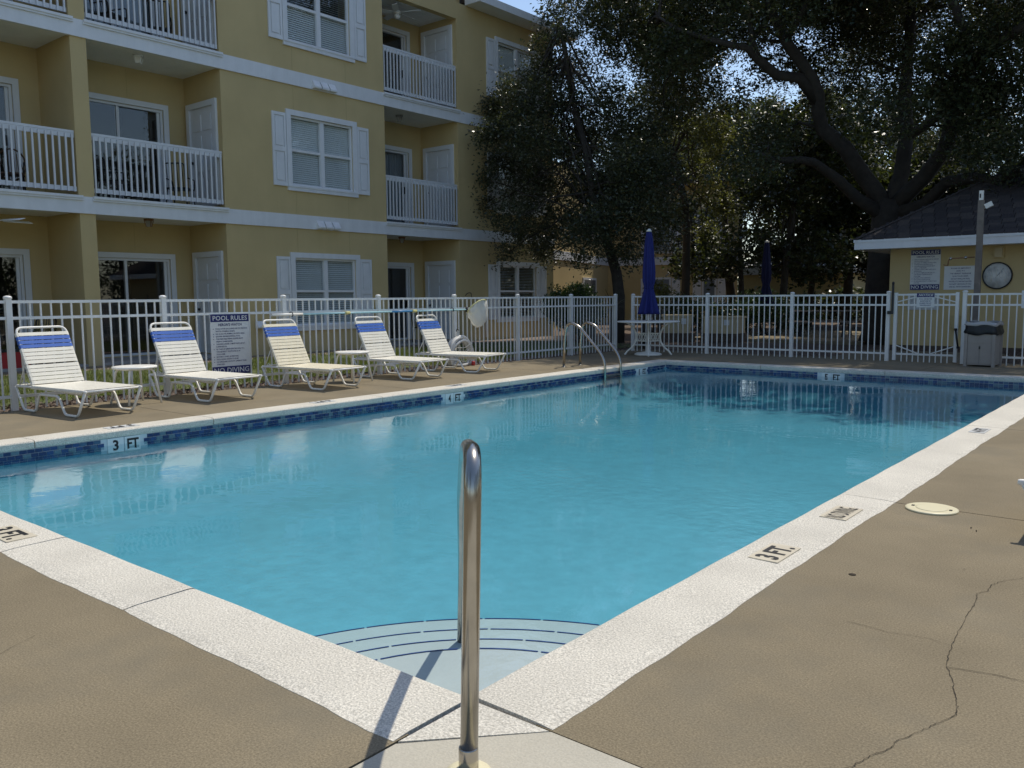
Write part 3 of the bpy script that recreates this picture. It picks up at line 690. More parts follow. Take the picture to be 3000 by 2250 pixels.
# ------------------------------------------------------------------ umbrella table, umbrellas
UX, UY = -9.16, 15.62
t = thing('cast_table', 'round white cast metal table with curved legs under the blue umbrella', 'table', (UX, UY, 0), .35)
MB().lathe([(.60, .690), (.645, .694), (.66, .706), (.65, .722), (.58, .724), (.0001, .724)], n=48).build('table_top', 'white_metal', t)
for k in range(4):
    a = k*math.pi/2+.2; c, s = math.cos(a), math.sin(a); f = lambda r_, z: (r_*c, r_*s, z)
    pts = [f(.46, .69), f(.40, .66), f(.31, .58), f(.255, .47), f(.25, .36), f(.27, .26), f(.34, .16), f(.44, .08), f(.475, .02), f(.50, .012)]
    MB().tube(fillet(pts, .05, 3), [.019]*len(fillet(pts, .05, 3)), 8).build('leg', 'white_metal', t)
    b = a+math.pi/2; c2, s2 = math.cos(b), math.sin(b)
    lat = MB()
    A0, B0 = np.array([.25*c, .25*s, 0]), np.array([.25*c2, .25*s2, 0])
    for z in (.30, .46): lat.bar(A0+Z_*z, B0+Z_*z, .012, .014)
    for q in range(5):
        p, r2 = A0+(B0-A0)*q/5, A0+(B0-A0)*(q+1)/5
        lat.bar(p+Z_*.30, r2+Z_*.46, .010, .008); lat.bar(p+Z_*.46, r2+Z_*.30, .010, .008)
    lat.build('lattice', 'white_metal', t)
def umbrella(label, x, y, s, m, mp, base=True):
    t = thing('closed_umbrella', label, 'umbrella', (x, y, 0), 0, 'closed pool umbrellas')
    MB().tube([(0, 0, .03), (0, 0, 2.52*s)], .021, 12).build('pole', mp, t)
    def fold(a, z):
        q = max(.35, min(1, (2.5-z/s)/1.5)); return 1+.28*q*math.sin(a*8+.6*math.sin(z*3))+.10*q*math.sin(a*3+1.2)
    prof = [(.03, 2.60), (.055, 2.56), (.085, 2.36), (.112, 2.0), (.124, 1.75), (.118, 1.56), (.088, 1.44), (.086, 1.39), (.112, 1.26), (.145, 1.08), (.178, .92), (.186, .865), (.15, .89), (.04, 1.0)]
    MB().lathe([(r_*s, z*s) for r_, z in prof], n=64, fn=fold).build('canopy', m, t)
    MB().lathe([(.087*s, 1.40*s), (.094*s, 1.405*s), (.094*s, 1.43*s), (.087*s, 1.435*s)], n=32, fn=fold).build('tie_strap', m, t)
    MB().lathe([(.055*s, 2.585*s), (.06*s, 2.60*s), (.03*s, 2.63*s), (.012*s, 2.645*s), (.002, 2.65*s)], n=20).build('finial', 'white_metal', t)
    if base: MB().lathe([(.29, 0), (.29, .025), (.24, .05), (.06, .075), (.045, .20), (.03, .21)], n=28).build('base', mp, t)
    return t
umbrella('closed royal blue umbrella standing through the white cast table', UX, UY, 1.0, 'umbrella_blue', 'white_metal')
p = at(2243, 868, 25.0); umbrella('closed dark navy umbrella in the shade beyond the far fence', p[0], 25.0, 1.1, 'umbrella_navy', 'dark_metal')

# ------------------------------------------------------------------ trash can, pool pole, hose
t = thing('trash_can', 'grey-tan square trash can with black bag folded over its rim', 'trash can', (-2.98, 16.34, 0), -.06)
w, d = .215, .22
MB().box(-w, w, -d, d, .03, .56).build('body', 'bin_panel', t)
for sx in (-1, 1):
    for sy in (-1, 1): MB().box(sx*w-.025, sx*w+.025, sy*d-.025, sy*d+.025, 0, .565).build('corner_post', 'bin_panel', t)
for z0, z1 in ((.055, .37), (.40, .55)):
    for k in (-1, 1) if z0 < .1 else (0,):
        a, b = (-w+.03, -.004) if k == -1 else (.004, w-.03) if k == 1 else (-w+.03, w-.03)
        MB().box(a, b, -d-.008, -d, z0, z1).build('front_panel', 'bin_panel', t)
MB().box(-.012, .012, -d-.014, -d-.008, .30, .35).build('keyhole', 'dark_metal', t)
def baggy(z0, z1, e, m, nm, seed):
    rr = random.Random(seed); mb = MB(); N = 48; vs = []
    zs = [z0, z0+.25*(z1-z0), z0+.6*(z1-z0), z1]
    for j, z in enumerate(zs):
        for i in range(N):
            a = 2*math.pi*i/N; c, s = math.cos(a), math.sin(a); k = 1/max(abs(c), abs(s))**.85
            ee = e*(1+.12*math.sin(a*7+j)+.1*rr.random()) + (.02 if j == 1 else 0)
            vs.append((c*k*(w+ee), s*k*(d+ee), z+(.014*math.sin(a*5+seed) if j in (0, 3) else 0)))
    mb.add(vs, [(j*N+i, j*N+(i+1) % N, (j+1)*N+(i+1) % N, (j+1)*N+i) for j in range(3) for i in range(N)], True)
    return mb.build(nm, m, t)
baggy(.545, .715, .030, 'bag_plastic', 'black_bag', 1); baggy(.70, .765, .028, 'liner_plastic', 'liner_rim', 2)
MB().box(-w, w, -d, d, .66, .68).build('bag_inside', 'bag_plastic', t)

t = thing('skimmer_pole', 'long pale blue telescopic pool pole with leaf net hung along the fence', 'pool pole', (0, 0, 0))
def onf(px, py, X):
    d = AR*((px-1500)/FPX) + AD*((py-1125)/FPX) + AF; k = X/d[0]; return np.array([X, d[1]*k, H+d[2]*k])
A, B = onf(796, 923, FX+.075), onf(1366, 907, FX+.075); D = B-A
MB().tube([A, A+D*.13], .019, 10).build('grip', 'white_metal', t)
MB().tube([A+D*.12, A+D*.66], .0155, 10).build('outer_tube', 'pole_blue', t)
MB().tube([A+D*.56, A+D*.68], .0162, 10).build('blue_section', 'pole_blue_dark', t)
MB().tube([A+D*.66, B], .0135, 10).build('inner_tube', 'pole_blue', t)
for k in (.335, .685): MB().tube([A+D*(k-.012), A+D*(k+.012)], .024, 10).build('coupler', 'pole_yellow', t)
nc = onf(1393, 915, FX+.09)
ring = [nc + np.array([.02*math.sin(a*2), .045*math.cos(a)-.02, .20*math.sin(a)]) for a in [2*math.pi*k/28 for k in range(28)]]
rim = [nc+np.array([.0, -.10+.10*math.cos(a)*(1 if math.cos(a) > 0 else .25), .03+.19*math.sin(a)]) for a in [2*math.pi*k/28 for k in range(28)]]
MB().tube([B+np.array([0, -.01, -.04]), B+np.array([0, .02, .05])], .022, 8).build('net_bracket', 'black_plastic', t)
nb = MB(); N = 28
# leaf bag: hoop seen edge-on, bag sagging away from it
hoop = [np.array([nc[0]+.05+.09*math.sin(a), nc[1]-.02+.20*math.cos(a)+.05*math.sin(a), nc[2]+.10+.13*math.sin(a)+.03*math.cos(a)]) for a in [2*math.pi*k/N for k in range(N)]]
MB().tube(hoop, .012, 8, closed=True).build('hoop', 'net_rim', t)
vs = []; rr = random.Random(3); LV = 9
cen = sum(hoop)/N
for j in range(LV):
    q = j/(LV-1)
    for i, h0 in enumerate(hoop):
        k = math.sqrt(max(0, 1-q**2.6))*(1+.10*math.sin(i*1.9+.6*j)+.05*math.sin(i*.9-j)); off = np.array([.03*q, .10*q, -.36*q**1.1])
        vs.append(cen + (h0-cen)*k + off + np.array([0, 0, 0]))
nb.add(vs, [(j*N+i, j*N+(i+1) % N, (j+1)*N+(i+1) % N, (j+1)*N+i) for j in range(LV-1) for i in range(N)], True)
nb.build('net_bag', 'net_white', t)
for k in (.085, .915):
    p = A+D*k; MB().tube(fillet([p+np.array([-.06, 0, .03]), p+np.array([.0, 0, .04]), p+np.array([.028, 0, -.01]), p+np.array([-.005, 0, -.03])], .02), .006, 6).build('hook', 'dark_metal', t)
hc = onf(1348, 1035, FX+.10)
t = thing('pool_hose', 'large coil of white pool hose tied to the fence with pale rope', 'hose', (0, 0, 0))
rr = np.random.default_rng(11); pts = []
for k in range(9*40):
    a = 2*math.pi*k/40; ly = k/40; rad = .30+.035*math.sin(ly*2.1)+.012*math.sin(a*3+ly)
    pts.append((hc[0]+.015+.045*math.sin(ly*2.7), hc[1]+rad*.95*math.cos(a)*(1+.03*math.sin(ly*5)), max(.03, hc[2]-.06+(rad*1.12)*math.sin(a))))
MB().tube(pts, .026, 8).build('hose_coil', 'hose_white', t)
tail = fillet([pts[-1], (hc[0]+.05, hc[1]+.16, .10), (hc[0]+.16, hc[1]+.02, .03), (hc[0]+.12, hc[1]-.30, .03)], .1)
MB().tube(tail, .023, 8).build('hose_end', 'hose_white', t)
MB().lathe([(.03, 0), (.034, .02), (.034, .07), (.028, .08)], (hc[0]+.14, hc[1]+.20, 0), n=14).build('cuff', 'red_plastic', t)
top = np.array([FX+.06, hc[1]-.02, hc[2]+.42])
rp = MB()
for k in range(5):
    b = top + np.array([.05, .03*(k-2), -.30-.05*k]); c = hc + np.array([.10, -.22+.11*k, .10-.10*(k % 3)])
    MB().tube(fillet([top, b, c, c+np.array([.01, .05*(1 if k % 2 else -1), -.16]), hc+np.array([.07, .02*k, -.22])], .06), .007, 6).build('rope', 'rope', t)
for k in range(4):
    a0 = hc+np.array([.11, -.22+.03*k, .12-.08*k]); b0 = hc+np.array([.11, .24-.03*k, .22-.09*k])
    MB().tube(fillet([a0, (a0+b0)/2+np.array([.02, 0, -.07]), b0], .1, 6), .007, 6).build('rope', 'rope', t)
MB().tube([(FX+.03, hc[1]-.02, hc[2]+.40), top+np.array([.0, 0, .03]), top+np.array([.03, 0, .0])], .008, 6).build('hook', 'dark_metal', t)

# ------------------------------------------------------------------ apartment building
F = -16.85; BK = F-1.5; FH = 3.3                      # facade plane, back wall of the balconies, storey height
apt = thing('apartment_building', 'three-storey yellow stucco apartment building with white bands and balconies', 'building', (0, 0, 0))
def part(nm, mb, m, parent=apt, **k): return mb.build(nm, m, parent, **k)
WA, WB_, WC = (10.53, 15.26), (18.04, 22.57), (-6.0, 4.57)
BAYS = [(4.57, 7.40), (7.70, 10.53), (15.26, 18.04)]
TOPZ = 9.50
def wall_open(y0, y1, z0, z1, opens, x0, x1, mb):     # wall with rectangular openings
    ys = sorted({y0, y1, *[o[0] for o in opens], *[o[1] for o in opens]}); zs = sorted({z0, z1, *[o[2] for o in opens], *[o[3] for o in opens]})
    for a, b in zip(ys[:-1], ys[1:]):
        run_ = None
        for c, d in zip(zs[:-1], zs[1:]):
            hole = any(o[0] <= a and b <= o[1] and o[2] <= c and d <= o[3] for o in opens)
            if not hole: run_ = [c, d] if run_ is None else [run_[0], d]
            if (hole or d == zs[-1]) and run_: mb.box(x0, x1, a, b, *run_); run_ = None
WIN = [(12.30, 14.17), (19.80, 21.65)]                # window openings (y)
wz = lambda k: (.60+FH*k, 2.22+FH*k)
for (y0, y1), wy, top in ((WA, WIN[0], 12.6), (WB_, WIN[1], TOPZ), (WC, (.9, 2.7), 10.5)):
    mb = MB(); wall_open(y0, y1, -.1, top, [(wy[0], wy[1], *wz(k)) for k in range(3)], F-.2, F, mb); part('wall', mb, 'stucco')
for a, b in ((7.40, 7.70), (10.53, 10.73), (15.06, 15.26), (18.04, 18.24), (4.37, 4.57)):
    part('wall', MB().box(BK, F if (a, b) == (7.40, 7.70) else F-.2, a, b, -.1, 9.5), 'stucco')
part('wall', MB().box(-30, F-.2, 22.37, 22.57, -.1, TOPZ), 'stucco'); part('wall', MB().box(-30, F-.2, -6, -5.8, -.1, TOPZ), 'stucco'); part('wall', MB().box(-30.2, -30, -6, 22.57, -.1, TOPZ), 'stucco')
for (y0, y1) in BAYS: part('wall', MB().box(F-.2, F, y0, y1, 9.05, 12.6 if y0 > 5 else 11.5), 'stucco')   # wall over the top balconies
SL = [(4.95, 6.90), (7.98, 10.00), (15.6, 17.52)]     # sliding door openings
mb = MB()
for (y0, y1), s in zip(BAYS, SL): wall_open(y0, y1, -.1, 9.4, [(s[0], s[1], .02+FH*k, 2.16+FH*k) for k in range(3)], BK-.2, BK, mb)
part('back_wall', mb, 'stucco')
part('interior', MB().box(-21.6, -21.5, -5.8, 22.3, -.1, 9.4), 'interior'); part('interior', MB().box(-21.5, F-.2, -5.8, 4.3, 9.4, 9.45), 'interior')
mb = MB()
for k in (0, 1, 2): mb.box(-21.5, BK-.2, -5.8, 22.3, 2.95+FH*k, 3.2+FH*k); mb.box(BK-.2, F-.21, 10.75, 15.04, 2.95+FH*k, 3.2+FH*k); mb.box(BK-.2, F-.21, 18.26, 22.3, 2.95+FH*k, 3.2+FH*k)
mb.box(-21.5, BK-.2, 10.6, 10.7, -.1, 9.4); mb.box(-21.5, BK-.2, 15.1, 15.2, -.1, 9.4); mb.box(-21.5, BK-.2, 7.5, 7.6, -.1, 9.4); mb.box(-21.5, BK-.2, 18.1, 18.2, -.1, 9.4)
part('interior_floor', mb, 'interior')
# horizontal bands, balcony slabs, ceilings
for k in (0, 1):
    z = 2.91+FH*k
    part('band', MB().box(F-.06, F+.035, -6, 22.60, z, z+.32), 'white_trim')
    part('band', MB().box(-30, F-.061, 22.571, 22.605, z, z+.32), 'white_trim')
for (y0, y1) in BAYS:
    for k in range(3):
        z = 2.91+FH*k if k < 2 else 9.10
        c = part('ceiling', MB().box(BK+.002, F-.062 if k < 2 else F-.202, y0+.002, y1-.002, z+.05, z+.30), 'stucco')
        n = 10; st = (1.5-.07)/n
        me = MB().box(0, st-.006, 0, y1-y0-.01, 0, .02).mesh('plank', 'white_ceiling')
        for i in range(n): link('plank', me, c, (BK+.005+i*st, y0+.005, z+.028))
        if k < 2: part('balcony_floor', MB().box(BK+.002, F-.002, y0+.002, y1-.002, z+.302, z+.335), 'patio')
part('patio_floor', MB().box(BK, F+.02, 4.58, 7.39, -.1, .0), 'patio'); part('patio_floor', MB().box(BK, F+.02, 7.71, 10.52, -.1, .0), 'patio'); part('patio_floor', MB().box(BK, F+.02, 15.27, 18.03, -.1, .0), 'patio')
# balcony railings
bal_me = MB().box(-.016, .016, -.016, .016, 0, 1.08).mesh('baluster', 'balcony_metal')
for (y0, y1) in BAYS:
    for k in (1, 2):
        z = 3.23+FH*(k-1)
        part('ledge', MB().box(F+.036, F+.085, y0-.05, y1+.05, z-.035, z+.015).box(F+.036, F+.065, y0-.06, y1+.06, z-.075, z-.0355), 'white_trim')
        rl = part('balcony_railing', MB().box(F-.095, F-.045, y0+.003, y1-.003, z+1.19, z+1.235), 'balcony_metal')
        MB().box(F-.088, F-.052, y0+.003, y1-.003, z+1.10, z+1.188).build('top_rail', 'balcony_metal', rl)
        MB().box(F-.088, F-.052, y0+.003, y1-.003, z+.10, z+.185).build('bottom_rail', 'balcony_metal', rl)
        n = 24
        for i in range(n): link('baluster', bal_me, rl, (F-.033, y0+.05+(y1-y0-.1)*i/(n-1), z+.09))
# windows with trim, blinds, shutters
slat_cache = {}
def blind_mesh(y0, y1, z0, z1, tilt):
    mb = MB(); n = int((z1-z0)/.048)
    for i in range(n):
        z = z0+(i+.5)*(z1-z0)/n; mb.obox(((0), (y0+y1)/2, z), (.024*math.cos(tilt), 0, -.024*math.sin(tilt)), (0, (y1-y0)/2, 0), (.0012*math.sin(tilt), 0, .0012*math.cos(tilt)))
    return mb
def window(y0, y1, z0, z1, tilt, tilt2, dark=False):
    tr = .12
    wn_ = part('window', MB().box(F+.001, F+.045, y0-tr, y1+tr, z1-.005, z1+tr).box(F+.001, F+.045, y0-tr, y1+tr, z0-tr, z0+.005)
               .box(F+.001, F+.045, y0-tr, y0+.005, z0+.005, z1-.005).box(F+.001, F+.045, y1-.005, y1+tr, z0+.005, z1-.005), 'white_trim')
    MB().box(F-.06, F+.06, y0-tr-.01, y1+tr+.01, z0-.035, z0+.006).build('sill', 'white_trim', wn_)
    ym, zm = (y0+y1)/2, (z0+z1)/2+.02
    fr = MB().box(F-.09, F-.02, y0+.006, y0+.055, z0+.006, z1-.006).box(F-.09, F-.02, y1-.055, y1-.006, z0+.006, z1-.006).box(F-.09, F-.02, y0+.055, y1-.055, z1-.055, z1-.006).box(F-.09, F-.02, y0+.055, y1-.055, z0+.006, z0+.05)
    fr.box(F-.095, F-.005, ym-.055, ym+.055, z0+.05, z1-.055); fr.box(F-.085, F-.025, y0+.055, ym-.055, zm-.03, zm+.03).box(F-.085, F-.025, ym+.055, y1-.055, zm-.03, zm+.03)
    fr.build('frame', 'white_trim', wn_)
    for a, b in ((y0+.055, ym-.055), (ym+.055, y1-.055)):
        for c, d in ((z0+.05, zm-.03), (zm+.03, z1-.055)):
            MB().box(F-.064, F-.060, a+.001, b-.001, c+.001, d-.001).build('pane', 'pane', wn_)
        for c, d, tl in ((z0+.05, zm, tilt2), (zm, z1-.055, tilt)):
            blind_mesh(a-.02, b+.02, c, d, tl).build('blind', 'blind', wn_).location = (F-.115, 0, 0)
    for s in (-1, 1):
        a, b = (y0-tr-.385, y0-tr-.012) if s < 0 else (y1+tr+.012, y1+tr+.385)
        za, zb = z0-.03, z1+.015
        sh_ = part('shutter', MB().box(F+.001, F+.012, a, b, za, zb), 'white_trim')
        zm2 = za+(zb-za)*.50
        MB().box(F+.022, F+.038, a, a+.05, za, zb).box(F+.022, F+.038, b-.05, b, za, zb).box(F+.022, F+.038, a+.05, b-.05, za, za+.09).box(F+.022, F+.038, a+.05, b-.05, zb-.07, zb).box(F+.022, F+.038, a+.05, b-.05, zm2-.05, zm2+.05).build('shutter_frame', 'white_trim', sh_)
        for c, d in ((za+.125, zm2-.085), (zm2+.085, zb-.105)): MB().box(F+.0121, F+.034, a+.09, b-.09, c, d).build('raised_panel', 'white_trim', sh_)
tl = {0: (1.05, .8), 1: (1.35, 1.2), 2: (.45, 1.15)}
for i, wy in enumerate(WIN):
    for k in range(3):
        z0, z1 = wz(k); t1, t2 = tl[k] if i == 0 else ((.35, .3), (1.2, 1.2), (1.45, 1.45))[k]
        window(wy[0], wy[1], z0, z1, t1, t2)
for k in range(3): window(.9, 2.7, *wz(k), 1.1, .9)
# stucco panel seams
for y, spans in ((12.42, None), (14.0, None), (19.9, None), (21.5, None)):
    for k in range(3):
        a, b = (-.05, .44) if k == 0 else (2.91+.33+FH*(k-1), wz(k)[0]-.14)
        c, d = wz(k)[1]+.13, (2.9+FH*k if k < 2 else 9.45)
        for p, q in ((a, b), (c, d)): part('panel_seam', MB().box(F, F+.0025, y-.004, y+.004, p, q), 'stucco_seam')
for y in (9.2, 6.0): 
    for k in range(3): part('panel_seam', MB().box(BK, BK+.0025, y-.004, y+.004, 2.32+FH*k, 2.9+FH*k), 'stucco_seam')
# sliding doors, storage doors
def slider(y0, y1, k, curtain):
    z0, z1 = .02+FH*k, 2.16+FH*k; tr = .115; x = BK
    d = part('sliding_door', MB().box(x+.001, x+.035, y0-tr, y1+tr, z1, z1+tr).box(x+.001, x+.035, y0-tr, y0, z0, z1).box(x+.001, x+.035, y1, y1+tr, z0, z1), 'white_door')
    ym = (y0+y1)/2
    fr = MB().box(x-.12, x-.02, y0+.002, y1-.002, z1-.055, z1-.002).box(x-.12, x-.02, y0+.002, y1-.002, z0+.001, z0+.05)
    for a in (y0+.002, y1-.052): fr.box(x-.12, x-.02, a, a+.05, z0+.05, z1-.055)
    for a, xx in ((y0+.052, x-.07), (ym-.03, x-.07), (ym-.025, x-.11), (y1-.11, x-.11)): fr.box(xx, xx+.035, a, a+.058, z0+.05, z1-.055)
    fr.build('frame', 'white_door', d)
    MB().box(x-.055, x-.051, y0+.10, ym-.025, z0+.05, z1-.055).build('pane', 'pane', d); MB().box(x-.095, x-.091, ym+.03, y1-.10, z0+.05, z1-.055).build('pane', 'pane', d)
    MB().box(x-.06, x-.005, y1-.16, y1-.135, z0+.95, z0+1.15).build('handle', 'dark_metal', d)
    if curtain:
        vs = []; N = 60
        for i in range(N+1):
            y = y0+(y1-y0)*(i/N)*curtain; xx = x-.25+.03*math.sin(i*1.9)
            vs += [(xx, y, z0+.05), (xx, y, z1)]
        MB().add(vs, [(2*i, 2*i+2, 2*i+3, 2*i+1) for i in range(N)], True).build('curtain', 'curtain', d)
cu = {(0, 0): 0, (1, 0): 0, (2, 0): .5, (0, 1): .6, (1, 1): 0, (2, 1): 1., (0, 2): .4, (1, 2): 1., (2, 2): .3}
for b in range(3):
    for k in range(3): slider(*SL[b], k, cu[(b, k)])
def store_door(y, k):                                 # on the side wall, facing -y
    x0, x1 = -18.10, -17.13; z0, z1 = .02+FH*k, 2.20+FH*k; tr = .12
    d = part('storage_door', MB().box(x0-tr, x1+tr, y-.055, y-.001, z1, z1+tr).box(x0-tr, x0, y-.055, y-.001, z0, z1).box(x1, x1+tr, y-.055, y-.001, z0, z1), 'white_door')
    MB().box(x0+.004, x1-.004, y-.008, y-.001, z0, z1-.004).build('leaf', 'white_door', d)
    w = (x1-x0)
    for c, e in ((.08, .30), (.36, .72), (.77, .93)):
        for s in (0, 1):
            a = x0+w*(.13+.42*s); b = a+w*.32; MB().box(a, b, y-.028, y-.008, z0+(z1-z0)*c, z0+(z1-z0)*e).build('door_panel', 'white_door', d)
    MB().lathe([(.012, -.03), (.028, -.02), (.03, .01), (.02, .03)], (x0+.07, y-.05, z0+1.0), n=12).build('door_knob', 'dark_metal', d)
for b, y in ((1, 10.53), (2, 18.04)):
    for k in range(3): store_door(y, k)
# vent hoods on the bands and small boxes low on the wall
def hood(y, z, w=.2, h=.15):
    hb = part('vent_hood', MB().prism([(F+.036, y, z), (F+.036, y, z+h), (F+.05, y, z+h), (F+.15, y, z+.045), (F+.15, y, z+.02), (F+.14, y, z)], (0, 0, 0), (0, w, 0)), 'white_trim')
for k in (0, 1):
    for i in range(3): hood(12.95+i*.235, 2.93+FH*k, .2, .19)
for y, z in ((11.15, .58), (18.62, .62)): hood(y, z, .24, .16)
part('conduit', MB().tube(fillet([(F+.05, 18.95, .70), (F+.05, 19.12, .70), (F+.05, 19.12, .05)], .05), .018, 8), 'white_trim')
part('hose_hook', MB().tube(fillet([(F+.02, 18.25, 1.30), (F+.08, 18.28, 1.38), (F+.1, 18.42, 1.38), (F+.05, 18.46, 1.1)], .05), .01, 6), 'dark_metal')
# ceiling lights and fans
def lantern(x, y, z, m):
    l_ = part('ceiling_light', MB().lathe([(.10, .0), (.10, -.03), (.07, -.04)], (x, y, z), n=16), m)
    MB().lathe([(.075, -.04), (.055, -.15), (.05, -.16)], (x, y, z), n=4, smooth=False).build('lamp_glass', 'screen_grey' if m != 'white_trim' else 'white_ceiling', l_)
    for k in range(4):
        a = k*math.pi/2; MB().bar((x+.10*math.cos(a), y+.10*math.sin(a), z-.035), (x+.06*math.cos(a), y+.06*math.sin(a), z-.165), .012, .012).build('lamp_rib', m, l_)
lantern(-17.25, 8.93, 6.235, 'white_trim'); lantern(-17.3, 9.0, 2.935, 'copper_metal'); lantern(-17.5, 16.4, 6.235, 'screen_grey'); lantern(-17.5, 16.4, 2.935, 'copper_metal'); lantern(-17.3, 6.2, 6.235, 'white_trim')
def fan(x, y, z):
    f_ = part('ceiling_fan', MB().lathe([(.015, 0), (.015, -.16), (.09, -.17), (.10, -.25), (.05, -.27)], (x, y, z), n=16), 'white_ceiling')
    for k in range(5):
        a = k*2*math.pi/5+.4; c, s = math.cos(a), math.sin(a)
        MB().obox((x+.40*c, y+.40*s, z-.215), (.26*c, .26*s, 0), (-.07*s, .07*c, .02), (0, 0, .005)).build('fan_blade', 'white_ceiling', f_)
    MB().lathe([(.05, -.27), (.09, -.30), (.08, -.36), (.01, -.39)], (x, y, z), n=14).build('fan_globe', 'white_ceiling', f_)
fan(-17.4, 16.3, 9.12); fan(-17.3, 6.05, 2.935)
# roof: eave on the right, front gable over the left part
ES = 18.45; ov = .58
rp_ = [(F+ov, 0, 9.50), (F+ov, 0, 9.70), (F-6.5, 0, 12.9), (-30.5, 0, 9.7), (-30.5, 0, 9.5), (F-.2, 0, 9.5)]
rf = part('roof', MB().prism([(F+ov-.03, 0, 9.705), (F-6.7, 0, 12.9), (-30.5, 0, 9.705), (-30.5, 0, 9.6), (F+ov-.03, 0, 9.6)], (0, ES, 0), (0, 23.15, 0)), 'roofing')
MB().box(F+ov-.028, F+ov, ES-.02, 23.17, 9.50, 9.71).build('fascia', 'white_trim', rf); MB().box(F+.002, F+ov-.029, ES, 22.57, 9.50, 9.53).build('soffit', 'white_ceiling', rf)
MB().box(F+.002, F+ov, ES-.045, ES-.021, 9.50, 9.78).build('end_board', 'white_trim', rf)
MB().box(-30.5, F+ov-.03, 23.152, 23.18, 9.50, 9.70).build('fascia', 'white_trim', rf); MB().box(-30.2, F+ov-.03, 22.572, 23.15, 9.50, 9.53).build('soffit', 'white_ceiling', rf)
part('gable_wall', MB().prism([(F, 3.5, 10.5), (F, 18.4, 9.5), (F, 18.4, 9.8), (F, 10.9, 15.2), (F, 3.5, 10.6)], (-.4, 0, 0), (-.201, 0, 0)), 'stucco')
part('gable_roof', MB().prism([(0, 2.9, 10.3), (0, 10.9, 15.6), (0, 18.42, 10.1), (0, 18.42, 10.3), (0, 10.9, 15.9), (0, 2.9, 10.55)], (F+.5, 0, 0), (-30, 0, 0)), 'roofing')
part('wall', MB().box(F-.2, F, 7.40, 7.70, 9.5, 12.6), 'stucco')
part('keystone', MB().prism([(0, 16.53, 9.38), (0, 16.74, 9.38), (0, 16.79, 9.75), (0, 16.48, 9.75)], (F+.001, 0, 0), (F+.06, 0, 0)), 'white_trim')

# balcony furniture
def patio_chair(round_back=False):
    t = link('patio_chair', None)
    for sx in (-1, 1):
        for sy in (-1, 1): MB().tube([(sx*.20, sy*.20, .40), (sx*.24, sy*.23, .0)], .014, 6).build('leg', 'dark_metal', t)
    MB().box(-.23, .23, -.23, .23, .39, .42).build('seat', 'wicker' if round_back else 'dark_metal', t)
    if round_back:
        MB().tube([(-.22-.05*math.sin(a/2), .25*math.cos(a), .62+.30*math.sin(a)) for a in [2*math.pi*i/24 for i in range(24)]], .016, 6, closed=True).build('back_frame', 'wicker', t)
        for i in range(-3, 4): MB().tube([(-.24, i*.065, .62-.28*math.cos(i*.4)), (-.25, i*.05, .62+.29*math.cos(i*.4))], .007, 5).build('back_slat', 'wicker', t)
    else:
        MB().tube(fillet([(-.22, -.22, .40), (-.30, -.22, .92), (-.30, .22, .92), (-.22, .22, .40)], .08), .015, 6).build('back_frame', 'dark_metal', t)
        for i in range(-3, 4): MB().tube([(-.22, i*.055, .42), (-.30, i*.055, .91)], .007, 5).build('back_slat', 'dark_metal', t)
    for s in (-1, 1): MB().tube(fillet([(-.24, s*.24, .62), (.20, s*.25, .62), (.22, s*.23, .41)], .05), .013, 6).build('armrest', 'dark_metal', t)
    return t
pc = patio_chair(); pr = patio_chair(True)
CH = [(pr, -17.75, 6.55, 3.235, -25, 'round-backed wicker chair on the left second-floor balcony'), (pc, -17.35, 8.35, 3.235, 40, 'dark metal chair at the left of the middle second-floor balcony'),
      (pc, -17.5, 9.85, 3.235, 130, 'dark metal chair at the right of the middle second-floor balcony'), (pc, -17.5, 8.5, 6.535, 20, 'dark metal chair at left on the top balcony'), (pc, -17.6, 9.6, 6.535, 150, 'dark metal chair at right on the top balcony'),
      (pc, -17.2, 6.6, 0, 200, 'dark metal chair on the left ground-floor patio'), (pc, -17.6, 5.7, 0, 10, 'dark metal chair at the left border on the ground-floor patio'), (pc, -17.2, 16.9, 0, 80, 'dark chair on the ground-floor patio behind the fourth lounger')]
seen = set()
for src, x, y, z, a, lab in CH:
    o = src if src.name not in seen else copy_tree(src); seen.add(src.name)
    o.location = (x, y, z); o.rotation_euler = (0, 0, math.radians(a)); o['label'] = lab; o['category'] = 'chair'; o['group'] = 'chairs on the balconies and patios'
t = thing('storage_tote', 'dark red plastic tote on the left ground-floor patio', 'tote', (-17.3, 6.15, 0)); MB().prism([(-.2, -.3, 0), (.2, -.3, 0), (.2, .3, 0), (-.2, .3, 0)], (0, 0, 0), (0, 0, .3)).build('tub', 'red_plastic', t); MB().box(-.22, .22, -.32, .32, .3, .335).build('lid', 'dark_metal', t)
t = thing('potted_plant', 'leafy pale plant on the patio behind the leftmost lounger', 'plant', (-16.4, 6.45, 0))
MB().lathe([(.11, -.05), (.15, .22), (.16, .24), (.14, .24)], n=18).build('pot', 'dark_metal', t)
MB().tube([(0, 0, .2), (.02, .02, .62)], .012, 6).build('stem', 'bark', t)
link('foliage', leaves_mesh('foliage', clump_points([(0, 0, .68)], [(.17, .22, .17)], 220, 5, 6, .05), .075, 'olive_leaf', .35, seed=5), t)

